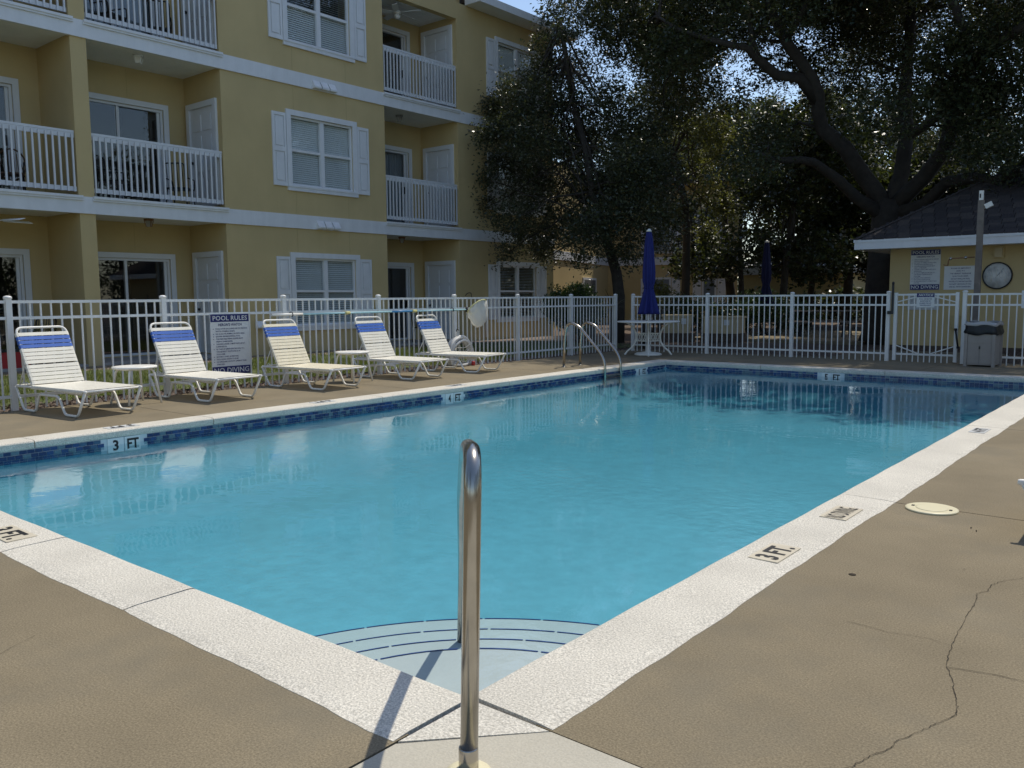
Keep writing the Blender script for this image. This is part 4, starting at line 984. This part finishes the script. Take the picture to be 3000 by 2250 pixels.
# ------------------------------------------------------------------ pool house
ph = thing('pool_house', 'small yellow pool house with dark shingled hip roof behind the gate', 'building', (0, 0, 0))
HX0, HX1, HY1 = -5.57, 4.0, 25.5
part('wall', MB().box(HX0, HX1, PW, HY1, -.05, 2.40), 'stucco', ph)
part('plinth', MB().box(HX0-.004, HX1, PW-.012, PW-.001, -.04, .12), 'mulch', ph)
EX0, EX1, EY0, EY1, EZ = HX0-.60, HX1+.6, PW-.60, HY1+.6, 2.43
part('fascia', MB().box(EX0, EX1, EY0, EY0+.03, EZ-.20, EZ).box(EX0, EX0+.03, EY0+.03, EY1, EZ-.20, EZ), 'white_trim', ph)
part('drip_edge', MB().box(EX0-.015, EX1, EY0-.015, EY0-.001, EZ-.05, EZ+.012).box(EX0-.015, EX0-.001, EY0-.001, EY1, EZ-.05, EZ+.012), 'white_trim', ph)
part('soffit', MB().box(EX0+.03, EX1, EY0+.03, PW-.001, EZ-.19, EZ-.17).box(EX0+.03, HX0-.001, PW-.001, EY1, EZ-.19, EZ-.17), 'white_ceiling', ph)
SLp = .62; rd = (EY1-EY0)/2; RZ = EZ+rd*SLp
roof = part('roof', MB().add([(EX0, EY0, EZ), (EX1, EY0, EZ), (EX1-rd, EY0+rd, RZ), (EX0+rd, EY0+rd, RZ), (EX0, EY1, EZ), (EX1, EY1, EZ)],
            [(0, 1, 2, 3), (0, 3, 4), (3, 2, 5, 4), (1, 5, 2)]), 'roofing', ph)
# shingle tabs on the front and left slopes, stepped courses
sn = math.sqrt(1+SLp*SLp); vis = []; rest = MB(); rr = random.Random(8)
ex = .115; wd = .25
tabs = [MB().prism([(0, -.012, 0), (wd-.012, -.012, 0), (wd-.012, ex+.03, 0), (0, ex+.03, 0)], (0, 0, .004), (0, 0, .024)).mesh('shingle', 'shingle_%d' % i) for i in range(3)]
cnt = 0; ang = math.atan(SLp)
for c in range(int(rd*sn/ex)):
    dy = c*ex/sn; x = EX0+dy + (wd/2 if c % 2 else 0)*.8 - .1
    while x < EX1-dy:
        a, b = max(x, EX0+dy), min(x+wd, EX1-dy)
        if b-a > .05:
            k = rr.choice([0, 0, 1, 1, 2]); lift_ = rr.uniform(0, .004)
            if x < -1.6 and cnt < 290 and b-a > wd-.001:
                o = link('shingle', tabs[k], roof, (x, EY0+dy, EZ+dy*SLp+lift_)); o.rotation_euler = (ang, 0, 0); cnt += 1
            else:
                z = EZ+dy*SLp+.010/sn+lift_
                rest.add([(a, EY0+dy-.01, z), (b-.012, EY0+dy-.01, z), (b-.012, EY0+dy+ex/sn+.02, z+(ex/sn+.03)*SLp-.008), (a, EY0+dy+ex/sn+.02, z+(ex/sn+.03)*SLp-.008)], [(0, 1, 2, 3)], mi=k)
        x += wd
rest.build('more_shingles', ['shingle_0', 'shingle_1', 'shingle_2'], roof, kind='stuff')
for i in range(28):                                   # hip caps
    d_ = (i+.5)*rd/28; MB().obox((EX0+d_, EY0+d_, EZ+d_*SLp+.02), np.array([1, 1, SLp])*rd/58, np.array([.06, -.06, 0]), (0, 0, .008)).build('hip_cap', 'shingle_1', roof)
part('wall_box', MB().box(-3.54, -3.34, PW-.05, PW-.001, 1.97, 2.21), 'stucco', ph); part('wall_box', MB().box(-3.51, -3.37, PW-.08, PW-.05, 1.99, 2.18), 'beige_box', ph)
part('outlet_box', MB().box(-4.27, -4.11, PW-.06, PW-.001, .50, .78), 'stucco_seam', ph)
part('wall_pipe', MB().tube([(-3.9, PW-.05, -.03), (-3.9, PW-.05, 1.0)], .02, 8), 'wood_post', ph)
t = thing('wall_clock', 'round clock with black rim and peeling white face on the pool house', 'clock', (-3.45, PW-.002, 1.61))
for nm, prof, m_ in (('face', [(.255, 0), (.255, .02), (.0001, .02)], 'clock_face'), ('rim', [(.255, .0), (.28, .0), (.28, .035), (.268, .045), (.255, .03), (.255, .0)], 'black_plastic')):
    o = MB().lathe(prof, n=40).build(nm, m_, t); o.rotation_euler = (math.pi/2, 0, 0)
for a, l_, w_ in ((.62, .20, .008), (.75, .13, .010)): MB().obox((math.sin(a)*l_*.35, -.026, math.cos(a)*l_*.35), (math.sin(a)*l_*.6, 0, math.cos(a)*l_*.6), (math.cos(a)*w_*.5, 0, -math.sin(a)*w_*.5), (0, .002, 0)).build('hand', 'screen_grey', t)
for x, b in ((-.14, .1), (-.10, -.05), (-.03, .03), (.04, -.08), (.10, .12), (.16, .02), (-.2, -.02)):
    MB().tube(fillet([(x, -.024, .17-abs(x)*.5), (x+.02, -.026, .05), (x+b*.4, -.024, -.17+abs(x)*.4)], .05), .007, 5).build('peel_streak', 'white_metal', t)
PO = at(2862, 868, 18.4)
t = thing('utility_post', 'tall weathered wooden post before the pool house with camera on top', 'post', (PO[0], 18.4, 0), .1)
MB().box(-.055, .055, -.055, .055, -.05, 3.02).build('post', 'wood_post', t)
MB().box(-.04, .035, -.06, .04, 3.02, 3.20).build('camera_box', 'white_metal', t); MB().box(-.03, -.005, -.062, -.06, 3.06, 3.14).build('lens', 'black_plastic', t)
MB().obox((.13, -.03, 2.92), (.06, 0, .03), (0, .05, 0), (-.02, 0, .04)).build('flood_lamp', 'white_metal', t); MB().tube([(.05, 0, 2.86), (.12, -.02, 2.90)], .012, 6).build('lamp_arm', 'white_metal', t)
t = thing('shower_pipe', 'thin copper pipe arm with brass joints beside the wooden post', 'pipe', (0, 0, 0))
q = lambda px, py: at(px, py, 18.55)
MB().tube(fillet([q(2777, 778), q(2779, 762), q(2786, 757.5), q(2856, 753)], .04), .011, 8).build('pipe', 'copper_metal', t)
for px, py in ((2785, 758), (2829, 755)): MB().lathe([(.004, -.03), (.028, -.018), (.03, 0), (.028, .018), (.004, .03)], q(px, py), n=12).build('joint', 'steel', t)
MB().tube([q(2777, 778), q(2764, 776)], .010, 6).build('spout', 'copper_metal', t)

# ------------------------------------------------------------------ far buildings
fb = thing('far_apartment', 'sunlit yellow apartment building seen past the end of the near one', 'building', (0, 0, 0))
cr = at(1780, 868, 36)[:2]                            # its near corner
def wbox(o, u, w, L, h, z0, z1, t0, t1, nm, m_, parent):  # box on a wall: along u from L[0] to L[1], outwards w from t0 to t1
    a = o+u*(L[0]+L[1])/2+w*(t0+t1)/2+Z_*(z0+z1)/2
    return MB().obox(a, u*(L[1]-L[0])/2, w*(t1-t0)/2, Z_*(z1-z0)/2).build(nm, m_, parent)
A0 = at(1612, 868, 27.0); A1 = at(1781, 868, 35.5); A0[2] = A1[2] = 0
uS = A1-A0; Ls = np.linalg.norm(uS); uS /= Ls; nS = np.array([uS[1], -uS[0], 0])
wbox(A0, uS, nS, (-8, Ls), 0, -.1, 6.6, -.3, 0, 'side_wall', 'stucco', fb)
for k in (0,): wbox(A0, uS, nS, (-8, Ls+.04), 0, 2.75+3.2*k, 3.12+3.2*k, .001, .04, 'band', 'white_trim', fb)
for k in range(2):
    f_ = wbox(A0, uS, nS, (Ls*.50, Ls*.74), 0, .7+3.2*k, 2.1+3.2*k, .001, .06, 'window', 'white_trim', fb)
    wbox(A0, uS, nS, (Ls*.52, Ls*.72), 0, .8+3.2*k, 2.0+3.2*k, .061, .07, 'pane', 'interior', f_)
uF = np.array([.92, .392, 0]); nF = np.array([.392, -.92, 0])
wbox(A1, uF, nF, (.0, 6.2), 0, -.1, 6.6, -.3, 0, 'front_wall', 'stucco', fb)
for k in (0,): wbox(A1, uF, nF, (.0, 6.25), 0, 2.75+3.2*k, 3.12+3.2*k, .001, .04, 'band', 'white_trim', fb)
for k in range(2):
    for a, b, z0, z1, sh_ in ((2.05, 3.1, .1, 2.15, 1), (4.55, 5.25, .75, 2.1, 1)):
        f_ = wbox(A1, uF, nF, (a, b), 0, z0+3.2*k, z1+3.2*k, .001, .05, 'window', 'white_trim', fb)
        wbox(A1, uF, nF, (a+.1, b-.1), 0, z0+.1+3.2*k, z1-.1+3.2*k, .051, .06, 'pane', 'curtain', f_)
        for p, q_ in ((a-.42, a-.03), (b+.03, b+.42)): wbox(A1, uF, nF, (p, q_), 0, z0-.02+3.2*k, z1-.05+3.2*k, .001, .03, 'shutter', 'white_trim', fb)
wbox(A1, uF, nF, (-.5, 6.8), 0, 6.6, 6.85, -9, .6, 'roof', 'roofing', fb)
o = thing('distant_house', 'low distant building with bright white eave behind the dark trunks', 'building', (0, 0, 0))
B0 = at(2170, 868, 44); B1 = at(2480, 868, 44)
wbox(np.array([B0[0], 44, 0]), X_, -Y_, (0, B1[0]-B0[0]), 0, -.1, 2.35, -6, 0, 'wall', 'stucco', o)
wbox(np.array([B0[0], 44, 0]), X_, -Y_, (-.5, B1[0]-B0[0]+.5), 0, 2.35, 2.7, -6.5, .6, 'eave', 'far_roof', o)
E_ = MB().prism([(B0[0]-.5, 43.4, 2.7), (B1[0]+.5, 43.4, 2.7), (B1[0]-2, 47.5, 4.4), (B0[0]+2, 47.5, 4.4)], (0, 0, 0), (0, 0, .05)).build('roof', 'far_roof', o)

# ------------------------------------------------------------------ trees
def skeleton(t, trunk, limbs, m='bark'):
    MB().tube([p for p, _ in trunk], [r_ for _, r_ in trunk], 12).build('trunk', m, t)
    for L_ in limbs: MB().tube([p for p, _ in L_], [r_ for _, r_ in L_], 8).build('limb', m, t)
def wob(a, b, n, amp, r0, r1, seed):
    rr = np.random.default_rng(seed); out = []; a, b = np.asarray(a, float), np.asarray(b, float); off = np.zeros(3)
    for i in range(n+1):
        q_ = i/n
        if 0 < i < n: off = off*.5 + rr.normal(size=3)*amp
        out.append((a+(b-a)*q_+off*(1 if 0 < i < n else 0), r0+(r1-r0)*q_))
    return out
# the big oak
ok = thing('live_oak', 'huge dark live oak spreading its thick limbs over the far deck', 'tree', (0, 0, 0))
def pl(pts, r0, r1):                                  # photo pixels with their depth
    n = len(pts); return [(at(px, py, Y), r0+(r1-r0)*i/(n-1)) for i, (px, py, Y) in enumerate(pts)]
base = at(2572, 990, 23.2); base[2] = -.1
trunk = [(base+np.array([-.02, 0, 0]), .52), (base+np.array([0, 0, .35]), .42), (at(2578, 830, 23.2), .36), (at(2590, 700, 23.2), .36), (at(2604, 620, 23.2), .40), (at(2612, 585, 23.2), .34)]
limbs = [pl([(2604, 630, 23.2), (2560, 555, 23), (2531, 517, 22.8), (2474, 431, 22.3), (2409, 378, 21.8), (2396, 320, 21.5), (2399, 280, 21.3), (2376, 225, 21), (2303, 122, 20.3), (2259, 33, 19.6), (2235, -80, 19)], .24, .10),
         pl([(2396, 300, 21.4), (2344, 228, 20.8), (2275, 220, 20.2), (2222, 175, 19.6), (2190, 140, 19.2), (2137, 130, 18.8), (2065, 110, 18.5), (1990, 88, 18.4), (1930, 50, 18.3)], .15, .03),
         pl([(2222, 175, 19.6), (2205, 120, 19.5), (2194, 41, 19.4), (2200, -80, 19.2)], .09, .05),
         pl([(2608, 620, 23.2), (2630, 540, 23.4), (2641, 509, 23.5), (2657, 386, 23.8), (2649, 285, 24), (2657, 195, 24.2), (2670, 40, 24.4), (2660, -100, 24.6)], .24, .11),
         pl([(2616, 610, 23.2), (2665, 560, 23), (2710, 517, 22.8), (2767, 439, 22.4), (2796, 342, 22), (2844, 264, 21.7), (2840, 195, 21.5), (2873, 163, 21.3), (2954, 102, 20.9), (3060, 40, 20.5)], .22, .09),
         pl([(2662, 400, 23.8), (2700, 375, 23.2), (2750, 340, 22.6), (2808, 301, 22)], .13, .09),
         pl([(2596, 640, 23.2), (2550, 605, 22.8), (2507, 578, 22.4), (2454, 525, 21.8), (2385, 476, 21), (2344, 468, 20.4), (2270, 470, 19.8), (2200, 440, 19.2)], .19, .05),
         pl([(2622, 620, 23.2), (2665, 615, 23), (2710, 598, 22.8), (2775, 533, 22.3), (2853, 521, 21.8), (2914, 529, 21.4), (3000, 496, 21), (3120, 470, 20.5)], .19, .08),
         pl([(2840, 195, 21.5), (2830, 100, 21.3), (2790, 0, 21), (2780, -120, 20.8)], .11, .06),
         pl([(2303, 122, 20.3), (2350, 40, 19.6), (2380, -60, 19)], .08, .05)]
skeleton(ok, trunk, limbs, 'bark')
rr = np.random.default_rng(21)
gapsky = [(1740, 190), (2165, 200), (2345, 45), (2530, 215), (2960, 255)]
cen = []; rad = []
def cl(px, py, Y, r_):
    cen.append(at(px, py, Y)); rad.append((r_*rr.uniform(.85, 1.2), r_*rr.uniform(.85, 1.2), r_*rr.uniform(.55, .8)))
for row, x0, x1, st in ((-420, 1500, 3100, 170), (-250, 1460, 3100, 150), (-110, 1520, 3100, 130), (10, 1690, 3080, 105), (110, 1720, 3080, 105), (200, 1840, 2120, 90), (190, 2150, 2420, 100), (205, 2430, 3080, 120), (150, 2500, 3080, 110), (255, 2560, 3080, 115), (345, 2820, 3080, 110), (290, 1930, 2110, 80), (300, 2470, 3080, 130), (400, 2200, 2380, 100), (390, 2700, 3080, 140), (470, 2180, 2360, 90), (470, 2860, 3080, 120)):
    for x in np.arange(x0, x1, st):
        px, py = x+rr.uniform(-45, 45), row+rr.uniform(-45, 45)
        if any((px-a)**2+(py-b)**2 < 70**2 for a, b in gapsky): continue
        if px < 1690 + max(0, py-60)*.6: continue
        Y = rr.uniform(17.0, 22.0) if px < 2300 else rr.uniform(18.5, 26)
        Y += 1.3+max(0, (-py)*.0035)
        cl(px, py, Y, rr.uniform(.75, 1.15))
for i in range(135):                                   # higher and deeper parts of the crown, out of the picture, thickened to shade the patio
    a = rr.uniform(0, 6.28); R_ = rr.uniform(2, 9.5); cen.append(np.array([-7.0+R_*math.cos(a), 25.0+R_*.75*math.sin(a), rr.uniform(9.5, 13.5)-R_*.25])); rad.append((1.4, 1.4, .8))
P = clump_points(cen, rad, 1850, 22, 10, .15, .3)
link('crown', leaves_mesh('crown', P, .105, 'oak_leaf', .48, .5, seed=23), ok)
for c in cen[::3]:                                    # twigs carrying the clumps
    k = min((np.linalg.norm(p-c), i) for L_ in limbs for i, (p, _) in enumerate(L_))[0]
    best = min(((np.linalg.norm(p-c), tuple(p)) for L_ in limbs for p, _ in L_), key=lambda z: z[0])
    if best[0] < 5: MB().tube([q_ for q_, _ in wob(best[1], c, 5, .12, .04, .01, int(abs(c[0]*100)) % 999)], [.045, .038, .03, .022, .016, .008], 5).build('twig', 'bark', ok)

def tree(name, label, foot, trunk_pts, clumps, n, size, leaf, seed, group='trees around the pool grounds', tw=10, spread=.13, bark='bark_dark', r0=.12, asp=.5):
    t = thing(name, label, 'tree', (0, 0, 0), 0, group)
    N_ = len(trunk_pts); tr = [(np.asarray(p, float), r0*(1-.7*i/(N_-1))) for i, p in enumerate(trunk_pts)]
    limbs = []
    for i, (c, R_) in enumerate(clumps):
        p = trunk_pts[min(N_-1, max(1, int(N_*.45)+i % max(1, N_-int(N_*.45))))]
        limbs.append(wob(p, np.asarray(c)+np.array([0, 0, -.1]), 6, .16*min(1.5, np.mean(R_)), r0*.22, .008, seed+i))
    skeleton(t, tr, limbs, bark)
    link('crown', leaves_mesh('crown', clump_points([c for c, _ in clumps], [R_ for _, R_ in clumps], n, seed, tw, spread, .3), size, leaf, asp, .5, seed=seed+1), t)
    return t
# laurel-leaved tree at the corner of the fence
rr = np.random.default_rng(31); Y0 = 19.6
tp = [at(1812, 868, Y0)*np.array([1, 1, 0]) + np.array([0, 0, -.1]), at(1814, 868, Y0), at(1806, 800, Y0), at(1785, 730, Y0), at(1765, 660, Y0), at(1735, 560, Y0-.2), at(1715, 430, Y0-.2), at(1680, 300, Y0), at(1660, 170, Y0), at(1640, 60, Y0)]
cls = []
for px, py, r_ in [(1460, 560, .62), (1500, 640, .65), (1560, 700, .7), (1470, 470, .5), (1640, 660, .8), (1720, 690, .75), (1800, 640, .75), (1880, 600, .7), (1900, 700, .55), (1840, 740, .5), (1560, 560, .85), (1650, 530, .95), (1760, 520, .95), (1860, 480, .85), (1440, 330, .5), (1490, 380, .6), (1510, 270, .55), (1580, 300, .75), (1570, 420, .8), (1660, 400, .9), (1760, 390, .9), (1840, 360, .75), (1690, 300, .75), (1620, 220, .6), (1600, 130, .45), (1690, 190, .6), (1620, 50, .4), (1660, 100, .4), (1960, 560, .5), (1430, 690, .4), (1600, 745, .4), (1700, 760, .35), (1420, 600, .4), (1415, 400, .3), (1430, 310, .3), (1545, 480, .6), (1740, 620, .9), (1820, 560, .8), (1930, 480, .6), (1900, 400, .6), (1790, 270, .6), (1960, 660, .4), (1480, 300, .45), (1530, 350, .5), (1560, 230, .45), (1450, 390, .4), (1600, 180, .4), (1520, 430, .5), (1440, 520, .4), (1480, 740, .35)]:
    c = at(px, py, Y0+rr.uniform(-1.3, 1.2)); cls.append((c, (r_, r_*1.1, r_*.8)))
tree('laurel_oak', 'dark glossy laurel-leaved tree hiding the right end of the apartment building', None, tp, cls, 1700, .088, 'laurel_leaf', 32, bark='bark', r0=.17, spread=.21)
# slender olive-green tree behind
Y0 = 27.0; rr = np.random.default_rng(41)
tp = [at(2008, 868, Y0)*np.array([1, 1, 0]) + np.array([0, 0, -.1]), at(2008, 868, Y0), at(2012, 700, Y0), at(2008, 600, Y0), at(1992, 520, Y0), at(1975, 450, Y0), at(2010, 380, Y0)]
cls = [(at(px, py, Y0+rr.uniform(-1.2, 1.2)), (r_, r_, r_*.8)) for px, py, r_ in [(1930, 380, 1.), (2010, 340, 1.1), (2090, 380, 1.), (1940, 470, .9), (2070, 470, 1.), (2140, 450, .8), (1910, 560, .7), (2080, 560, .8), (1960, 620, .6), (2120, 620, .6), (2000, 290, .8), (2060, 680, .5), (1880, 300, .7)]]
tree('olive_tree', 'slender tree with sunlit olive-green leaves behind the umbrella', None, tp, cls, 1300, .11, 'olive_leaf', 42, r0=.17)
# dark trees farther back, each with its own crown
rr = np.random.default_rng(51)
BT = [(1530, 40, 250, 'round-crowned tree behind the roof end of the apartment building'), (1700, 46, 330, 'pale green tree far behind the laurel-leaved tree'), (1860, 38, 330, 'dense tree behind the far yellow building corner'), (2140, 33, 330, 'dark tree left of the navy umbrella'),
      (2290, 30, 360, 'twin-trunked dark tree right behind the navy umbrella'), (2370, 34, 330, 'dark leaning tree between the navy umbrella and the oak trunk'), (2480, 38, 300, 'dense dark tree directly behind the oak fork'), (2700, 34, 380, 'dark tree rising behind the pool house roof'), (2860, 40, 300, 'dark tree behind the right end of the pool house roof'), (3050, 36, 350, 'dark tree at the right border behind the pool house'), (2030, 48, 360, 'tall far tree filling the gap above the slender olive tree'), (2240, 50, 300, 'tall far tree behind the navy umbrella grove'), (2600, 52, 280, 'tall far tree left of the pool house roof peak'), (1960, 42, 260, 'dense far tree above the far yellow building'), (2170, 40, 300, 'dense far tree between the olive tree and the navy umbrella'), (2420, 46, 260, 'dense far tree behind the lowest left limb of the oak'), (2800, 50, 240, 'tall far tree above the pool house roof')]
for i, (px, Y0, top, lab) in enumerate(BT):
    f0 = at(px, 868, Y0); hgt = at(px, top, Y0)[2]; b = np.array([f0[0], Y0, -.1]); lean = rr.uniform(-.8, .8)
    tp = [b, b+np.array([.05, 0, 1.2]), b+np.array([lean*.3, 0, hgt*.35]), b+np.array([lean*.6, .2, hgt*.6]), b+np.array([lean, 0, hgt*.85])]
    cls = []
    wdt = rr.uniform(2.4, 3.4)
    for j in range(20):
        a = rr.uniform(0, 6.28); q_ = rr.uniform(.27, 1.0); R_ = wdt*math.sin(math.pi*min(1, .12+q_*.82))*rr.uniform(.4, 1)
        cls.append((b+np.array([lean*q_+R_*math.cos(a), R_*math.sin(a), hgt*q_]), (rr.uniform(.9, 1.4),)*2+(rr.uniform(.6, .9),)))
    tree('background_tree', lab, None, tp, cls, 760, .19, 'far_leaf', 60+i*7, 'trees behind the far fence', 9, .22, r0=rr.uniform(.15, .26), asp=.55)
for i, (x, y, h_, lab) in enumerate([(-7, -9, 9, 'tree behind the camera, mirrored dark in the handrail'), (1, -10, 10, 'tree behind the camera to the right, mirrored in the handrail'), (13, 14, 9, 'tree outside the picture at right beyond the deck corner'), (14, -4, 9, 'tree outside the picture at right behind the deck'), (6.5, 21, 8, 'tree outside the picture right of the pool house'), (9.5, 24, 9, 'taller tree outside the picture right of the pool house'), (8.5, 16, 7, 'tree outside the picture at the far right deck corner'), (16, 6, 10, 'tall tree outside the picture at far right'), (13, 20, 9, 'tree outside the picture beside the pool house'), (-14, -11, 9, 'tree outside the picture behind the left fence'), (9.5, 8.5, 8, 'tree outside the picture at right whose reflection darkens the glass'), (11, 2.0, 9, 'tree outside the picture at far right near the pool corner')]):
    b = np.array([x, y, -.1]); cls = []
    for j in range(16):
        a = rr.uniform(0, 6.28); q_ = rr.uniform(.10, 1); R_ = 2.4*rr.uniform(.3, 1); cls.append((b+np.array([R_*math.cos(a), R_*math.sin(a), h_*q_]), (1.2, 1.2, .9)))
    tree('background_tree', lab, None, [b, b+np.array([0, 0, 2]), b+np.array([.2, 0, h_*.6]), b+np.array([.3, .1, h_*.9])], cls, 350, .2, 'far_leaf', 200+i*9, 'trees outside the picture', 9, .22, r0=.2)

# ------------------------------------------------------------------ shrubs, hedge, palms, boxes
def bush(name, label, c, R_, n, size, leaf, seed, cat='bush'):
    t = thing(name, label, cat, (0, 0, 0)); rr = np.random.default_rng(seed); cs = []; rs = []
    for i in range(16):
        d = rr.normal(size=3); d /= np.linalg.norm(d); cs.append(np.asarray(c)+d*np.asarray(R_)*.55); rs.append(np.asarray(R_)*.5)
    link('foliage', leaves_mesh('foliage', clump_points(cs, rs, n//16, seed, 8, .06, .2), size, leaf, .5, seed=seed), t)
    for i in range(4): MB().tube([q_ for q_, _ in wob((c[0]+rr.uniform(-.1, .1), c[1], -.05), np.asarray(c)+rr.normal(size=3)*np.asarray(R_)*.3, 4, .05, .03, .01, seed+i)], [.03, .025, .02, .015, .01], 6).build('stem', 'bark_dark', t)
    return t
p = at(1682, 905, 20.2); bush('round_bush', 'trimmed round green bush at the corner of the apartment building', (p[0], 20.2, .86), (1.05, .8, .86), 26000, .07, 'bush_leaf', 71)
hd = thing('hedge', 'low dark hedge with bright leaf tips behind the umbrella table', 'hedge', (0, 0, 0))
h0, h1 = at(1950, 868, 25.2), at(2190, 868, 25.2)
cs = [np.array([x, 25.2+.15*math.sin(x*3), .66+.12*math.sin(x*2.2)]) for x in np.linspace(h0[0], h1[0]+1.6, 14)]
link('foliage', leaves_mesh('foliage', clump_points(cs, [(.42, .45, .62)]*14, 900, 73, 8, .07, .2), .075, 'bush_leaf', .5, seed=74), hd)
for x in np.linspace(h0[0], h1[0], 6): MB().tube([(x, 25.2, -.05), (x+.05, 25.2, .7)], [.03, .015], 6).build('stem', 'bark_dark', hd)
for i, (px, py, Y, s_, lab) in enumerate([(1795, 900, 18.6, .55, 'spiky palm clump behind the fence corner post'), (1888, 935, 18.0, .5, 'spiky palm clump behind the umbrella table legs'), (1735, 950, 18.4, .35, 'small spiky plant low behind the fence corner')]):
    c = at(px, py, Y); t = thing('spiky_palm', lab, 'palm', (c[0], Y, 0), 0, 'spiky palms by the fence corner'); rr = np.random.default_rng(80+i)
    cz = max(.1, c[2]); MB().lathe([(.10, -.05), (.09, cz*.6), (.05, cz)], n=10).build('trunk', 'bark', t)
    for k in range(34):
        a = rr.uniform(0, 6.28); e = rr.uniform(-.2, 1.4); L_ = s_*rr.uniform(.7, 1.15)
        d = np.array([math.cos(a)*math.cos(e), math.sin(a)*math.cos(e), math.sin(e)]); s2 = np.cross(d, Z_); s2 /= np.linalg.norm(s2)+1e-6
        o_ = np.array([0, 0, cz]); w_ = .022
        MB().add([o_-s2*.006, o_+d*L_*.5-s2*w_, o_+d*L_-Z_*.05*L_, o_+d*L_*.5+s2*w_, o_+s2*.006], [(0, 1, 2, 3, 4)]).build('frond', 'palm_leaf', t)
rr = np.random.default_rng(90)
for i, (px, py, Y, s_) in enumerate([(1905, 890, 21.0, .4), (1930, 850, 24, .5), (2135, 960, 24.5, .25), (1700, 960, 19.2, .3)]):
    c = at(px, py, Y); bush('low_shrub', ['small yellow-green shrub just left of the umbrella canopy foot', 'sunlit pale shrub behind the blue umbrella', 'bright green tuft between the two beige boxes', 'low leafy plant behind the fence left of the corner'][i], (c[0], Y, max(.15, c[2])), (s_, s_, max(.2, s_*.7)), 1300, .07, 'olive_leaf', 91+i, 'shrub')
def ubox(label, c, w, d, h, z0, taper, rz):
    t = thing('utility_box', label, 'utility box', (c[0], c[1], 0), rz, 'beige utility boxes beyond the fence')
    b_ = [(-w/2*taper, -d/2*taper, z0), (w/2*taper, -d/2*taper, z0), (w/2*taper, d/2*taper, z0), (-w/2*taper, d/2*taper, z0)]; tp_ = [(-w/2, -d/2, z0+h), (w/2, -d/2, z0+h), (w/2, d/2, z0+h), (-w/2, d/2, z0+h)]
    MB().add(b_+tp_, [(3, 2, 1, 0), (4, 5, 6, 7), (0, 1, 5, 4), (1, 2, 6, 5), (2, 3, 7, 6), (3, 0, 4, 7)]).build('cabinet', 'beige_box', t)
    MB().box(-w/2-.03, w/2+.03, -d/2-.03, d/2+.03, z0+h, z0+h+.05).build('lid', 'beige_box', t)
    MB().box(w*.12, w*.28, -d/2-.012, -d/2-.002, z0+h*.55, z0+h*.9).build('label_plate', 'sign_white', t)
    MB().box(-w/2-.06, w/2+.06, -d/2-.06, d/2+.06, -.05, z0).build('pad', 'mulch', t)
p = at(1985, 950, 21.6); ubox('beige tapered utility box partly behind the umbrella table top', (p[0], 21.6), .85, .7, .46, .20, .82, .5)
p = at(2122, 950, 22.0); ubox('wide beige utility box behind the fence right of the umbrella table', (p[0], 22.0), .95, .7, .42, .20, 1.0, .1)
# shaded picnic patio under the oak
struct('walkway', MB().box(-5.9, -3.2, 17.16, 19.95, -.1, -.004), 'deck'); pa = at(2380, 960, 25)
struct('picnic_patio', MB().box(pa[0]-2.8, pa[0]+2.2, 22.4, 29, -.1, .03), 'deck')
def picnic(label, x, y, rz):
    t = thing('picnic_table', label, 'picnic table', (x, y, .03), rz, 'picnic tables under the oak')
    for k in range(5): MB().box(-.9, .9, -.36+k*.148, -.36+k*.148+.138, .72, .755).build('top_plank', 'wood_post', t)
    for s in (-1, 1):
        for k in range(2): MB().box(-.9, .9, s*.70-.13+k*.135, s*.70-.13+k*.135+.125, .42, .455).build('bench_plank', 'wood_post', t)
        for q_ in (-1, 1): MB().bar((s*.6, q_*.62, 0), (s*.6, q_*.22, .72), .09, .05).build('leg', 'dark_metal', t)
        MB().bar((s*.6, -.78, .40), (s*.6, .78, .40), .05, .09).build('bench_beam', 'dark_metal', t)
p = at(2420, 900, 25.2); picnic('dark picnic table on the shaded patio left of the oak trunk', p[0], 25.2, .15)
p = at(2250, 900, 26.5); picnic('dark picnic table under the navy umbrella', p[0], 26.6, -.1)

# dark understorey far behind the trees
rr = np.random.default_rng(99); cs = []; rs = []
for x in np.linspace(-34, 10, 60):
    cs.append(np.array([x, 51+rr.uniform(-1.5, 1.5), rr.uniform(.5, 2.0)])); rs.append((1.0, .8, rr.uniform(.8, 1.4)))
for x in np.linspace(-24, 2, 40):
    cs.append(np.array([x, 41.5+rr.uniform(-1, 1), rr.uniform(.3, 1.1)])); rs.append((.9, .7, rr.uniform(.6, .9)))
link('distant_thicket', leaves_mesh('distant_thicket', clump_points(cs, rs, 420, 98, 9, .2, .2), .26, 'far_leaf', .55, .4, seed=97), kind='stuff', label='dark far-off thicket behind the tree trunks', category='thicket')
